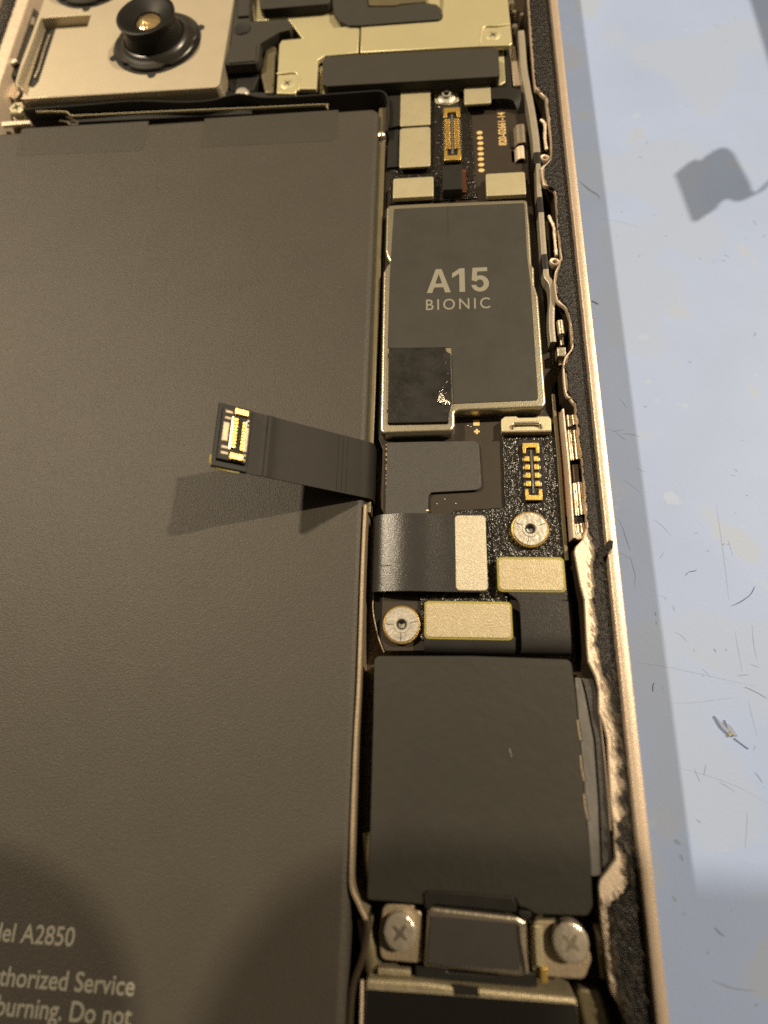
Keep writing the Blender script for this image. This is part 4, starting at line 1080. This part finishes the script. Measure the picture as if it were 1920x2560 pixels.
for q in ([(1786, 1790), (1804, 1806), (1824, 1828), (1819, 1834), (1802, 1818)], [(1812, 1800), (1828, 1816), (1842, 1838), (1834, 1840), (1818, 1822)]):
    pts = P2(q, MAT_Z + .15); prism(bm, pts, MAT_Z + .22, MAT_Z + .02, .03)
emit('shard', bm, M['flake'], fk)
slab('yellow_tip', [(1820, 1830), (1834, 1834), (1828, 1842), (1822, 1840)], MAT_Z + .24, .2, M['tip'], fk, .03, .1)
tube('point', [P(1836, 1846, MAT_Z + .08), P(1870, 1872, MAT_Z + .05)], .06, M['mark'], fk, 5)
# scratches and cuts worn into the mat (surface marks)
bm = bmesh.new(); bm2 = bmesh.new()
def mark(b_, pts, w):
    path = smooth_path([P(a, b, MAT_Z) for a, b in pts], 5)
    n_ = len(path); rows = []
    for i, p in enumerate(path):
        t_ = (path[min(i + 1, n_ - 1)] - path[max(i - 1, 0)]).normalized()
        h_ = Vector((-t_.y, t_.x, 0)) * w * (1 - abs(2 * i / (n_ - 1) - 1) ** 2 * .8) * (1 + .5 * noise.noise(p * 1.3))
        rows.append((b_.verts.new((p.x - h_.x, p.y - h_.y, MAT_Z + .006)), b_.verts.new((p.x + h_.x, p.y + h_.y, MAT_Z + .006))))
    for a, c_ in zip(rows[:-1], rows[1:]): b_.faces.new((a[0], a[1], c_[1], c_[0]))
for pts, w in (([(1545, 1298), (1558, 1322), (1562, 1338), (1570, 1360), (1576, 1378)], .10), ([(1575, 1390), (1583, 1420), (1588, 1440), (1586, 1470)], .07), ([(1518, 1070), (1535, 1078), (1548, 1076), (1560, 1074)], .06),
               ([(1538, 1078), (1552, 1092), (1564, 1100)], .07), ([(1556, 1084), (1578, 1086), (1600, 1092)], .08), ([(1548, 995), (1560, 1010), (1568, 1022)], .05), ([(1560, 1200), (1580, 1215), (1600, 1232)], .04),
               ([(1634, 1298), (1660, 1320), (1678, 1340)], .06), ([(1550, 1380), (1566, 1392), (1575, 1398)], .04), ([(1648, 1398), (1655, 1388), (1660, 1380)], .05), ([(1735, 1922), (1744, 1942), (1750, 1955)], .11),
               ([(1765, 1908), (1762, 1925), (1760, 1938)], .08), ([(1796, 1955), (1820, 1968), (1838, 1980)], .07), ([(1886, 1930), (1896, 1942), (1906, 1958)], .14), ([(1740, 2048), (1748, 2055), (1752, 2056)], .09),
               ([(1786, 2318), (1796, 2330), (1812, 2342)], .16), ([(1755, 1672), (1766, 1682), (1776, 1692)], .06), ([(1842, 1688), (1858, 1688), (1872, 1686)], .07), ([(1874, 1660), (1890, 1666), (1898, 1668)], .06),
               ([(1688, 1580), (1704, 1590), (1718, 1606)], .06), ([(1652, 1488), (1664, 1496), (1666, 1502)], .06), ([(1682, 1512), (1684, 1522), (1686, 1530)], .07), ([(1782, 1622), (1788, 1626), (1789, 1632)], .18), ([(1812, 1622), (1818, 1628)], .1),
               ([(1812, 1358), (1806, 1364)], .1), ([(1822, 1360), (1818, 1362)], .1), ([(1638, 1530), (1640, 1540)], .12), ([(1640, 1552), (1641, 1562)], .09), ([(1850, 455), (1852, 457)], .1), ([(1784, 380), (1780, 374)], .1),
               ([(1550, 527), (1558, 532)], .1), ([(1636, 536), (1639, 540)], .07), ([(1810, 637), (1824, 642)], .09), ([(1802, 650), (1815, 654)], .09), ([(1748, 643), (1752, 650)], .05), ([(1618, 352), (1618, 362)], .09), ([(1608, 152), (1612, 154)], .08), ([(1835, 45), (1842, 48)], .09),
               ([(1540, 592), (1546, 590)], .09), ([(1660, 588), (1668, 592)], .08)):
    mark(bm, pts, w * .42)
for pts, w in (([(1790, 1260), (1802, 1340), (1814, 1430), (1822, 1500)], .05), ([(1880, 1560), (1884, 1610), (1892, 1650)], .06), ([(1590, 1656), (1680, 1670), (1780, 1692), (1890, 1716)], .035), ([(1838, 1580), (1846, 1630), (1856, 1680)], .05),
               ([(1672, 1760), (1740, 1756), (1800, 1748), (1850, 1742)], .03), ([(1870, 1750), (1882, 1800), (1892, 1840)], .05), ([(1700, 1920), (1770, 1940), (1850, 1970), (1920, 2010)], .04), ([(1868, 2030), (1866, 2080), (1862, 2120)], .06),
               ([(1500, 545), (1550, 555), (1598, 568)], .03), ([(1780, 2450), (1830, 2470), (1890, 2478)], .10), ([(1684, 2100), (1702, 2110)], .2), ([(1700, 2136), (1708, 2152)], .25), ([(1680, 2240), (1692, 2255)], .2), ([(1820, 1350), (1832, 1390)], .05),
               ([(1590, 1170), (1612, 1180)], .08), ([(1780, 62), (1808, 66)], .05), ([(1780, 650), (1786, 660)], .05)):
    mark(bm2, pts, w * .65)
for i in range(45):
    x, y = random.uniform(1480, 1920), random.uniform(0, 2560)
    if x < 1420 + y * .11 + 30: continue
    a = random.uniform(0, 6.28); L = random.uniform(2, 14)
    mark(bm2, [(x, y), (x + L * math.cos(a) * .5 + random.uniform(-2, 2), y + L * math.sin(a) * .5), (x + L * math.cos(a), y + L * math.sin(a))], random.uniform(.02, .09))
emit('scratch_marks', bm, M['mark'], ground)
emit('scratch_marks', bm2, M['mark2'], ground)

# ================================================================== just outside the picture: what throws the shadows
# the opened screen, lying to the right, with its cable held up over the mat
SHAPE = [(455, 490), (640, 340), (720, 300), (780, 332), (850, 260), (1010, 165), (1080, 150), (1150, 175), (1210, 230), (1300, 400), (1410, 600), (1440, 700), (1475, 740), (1530, 710), (1600, 640), (1659, 588), (1800, 470), (1950, 360),
         (1985, 400), (1830, 520), (1659, 642), (1590, 712), (1500, 757), (1330, 840), (1240, 850), (1170, 822), (1110, 815), (1020, 880), (990, 940), (900, 1000), (750, 1100), (710, 1115), (670, 1085)]
T_UP = 17.0
def lifted(px, py):
    s = P(px, py, MAT_Z)
    d = (Vector(lampB.location) - s); d /= d.z
    return s + d * T_UP
q = [lifted(1600 + a * .1929, 340 + b * .1929) for a, b in SHAPE]
disp = thing('screen_assembly', 'removed phone screen propped up beside the phone with its black cable reaching over the mat', 'phone screen', (110, 70, MAT_Z))
bm = bmesh.new()
zq = q[0].z
prism(bm, fillet([v.to_2d() for v in q], .25, 3), zq + .1, zq - .1, .0)
emit('cable', bm, M['flex'], disp)
e1 = lifted(1892, 0); e2 = lifted(1920, 91)
dv = (e2 - e1); dv.z = 0; dv.normalize(); nv = Vector((-dv.y, dv.x, 0))
if nv.x < 0: nv = -nv
A = e1 - dv * 60; B = e1 + dv * 60
bm = bmesh.new()
prism(bm, fillet([A.to_2d(), B.to_2d(), (B + nv * 75).to_2d(), (A + nv * 75).to_2d()], 6, 6), zq + 1.2, zq - .6, .1)
emit('panel', bm, M['blackgloss'], disp)
bm = bmesh.new()
m_ = (A + B) / 2 + nv * 40
prism(bm, rectw(m_.x - 12, m_.y - 20, m_.x + 12, m_.y + 20, 3), zq - .6, MAT_Z, .2)
emit('prop', bm, M['wall'], disp)
# the phone that takes the picture, held above the bench
ph = thing('camera_phone', 'black phone held above the bench to take the picture', 'phone', CAM)
bm = bmesh.new()
prism(bm, rectw(-58, -140, 19, 14, 12, 8), 10.5, 2.2, .8)
rz = Matrix.Rotation(math.radians(-5), 3, 'Z')
for v in bm.verts: v.co = C2W @ (rz @ v.co) + CAM
emit('body', bm, M['black'], ph)
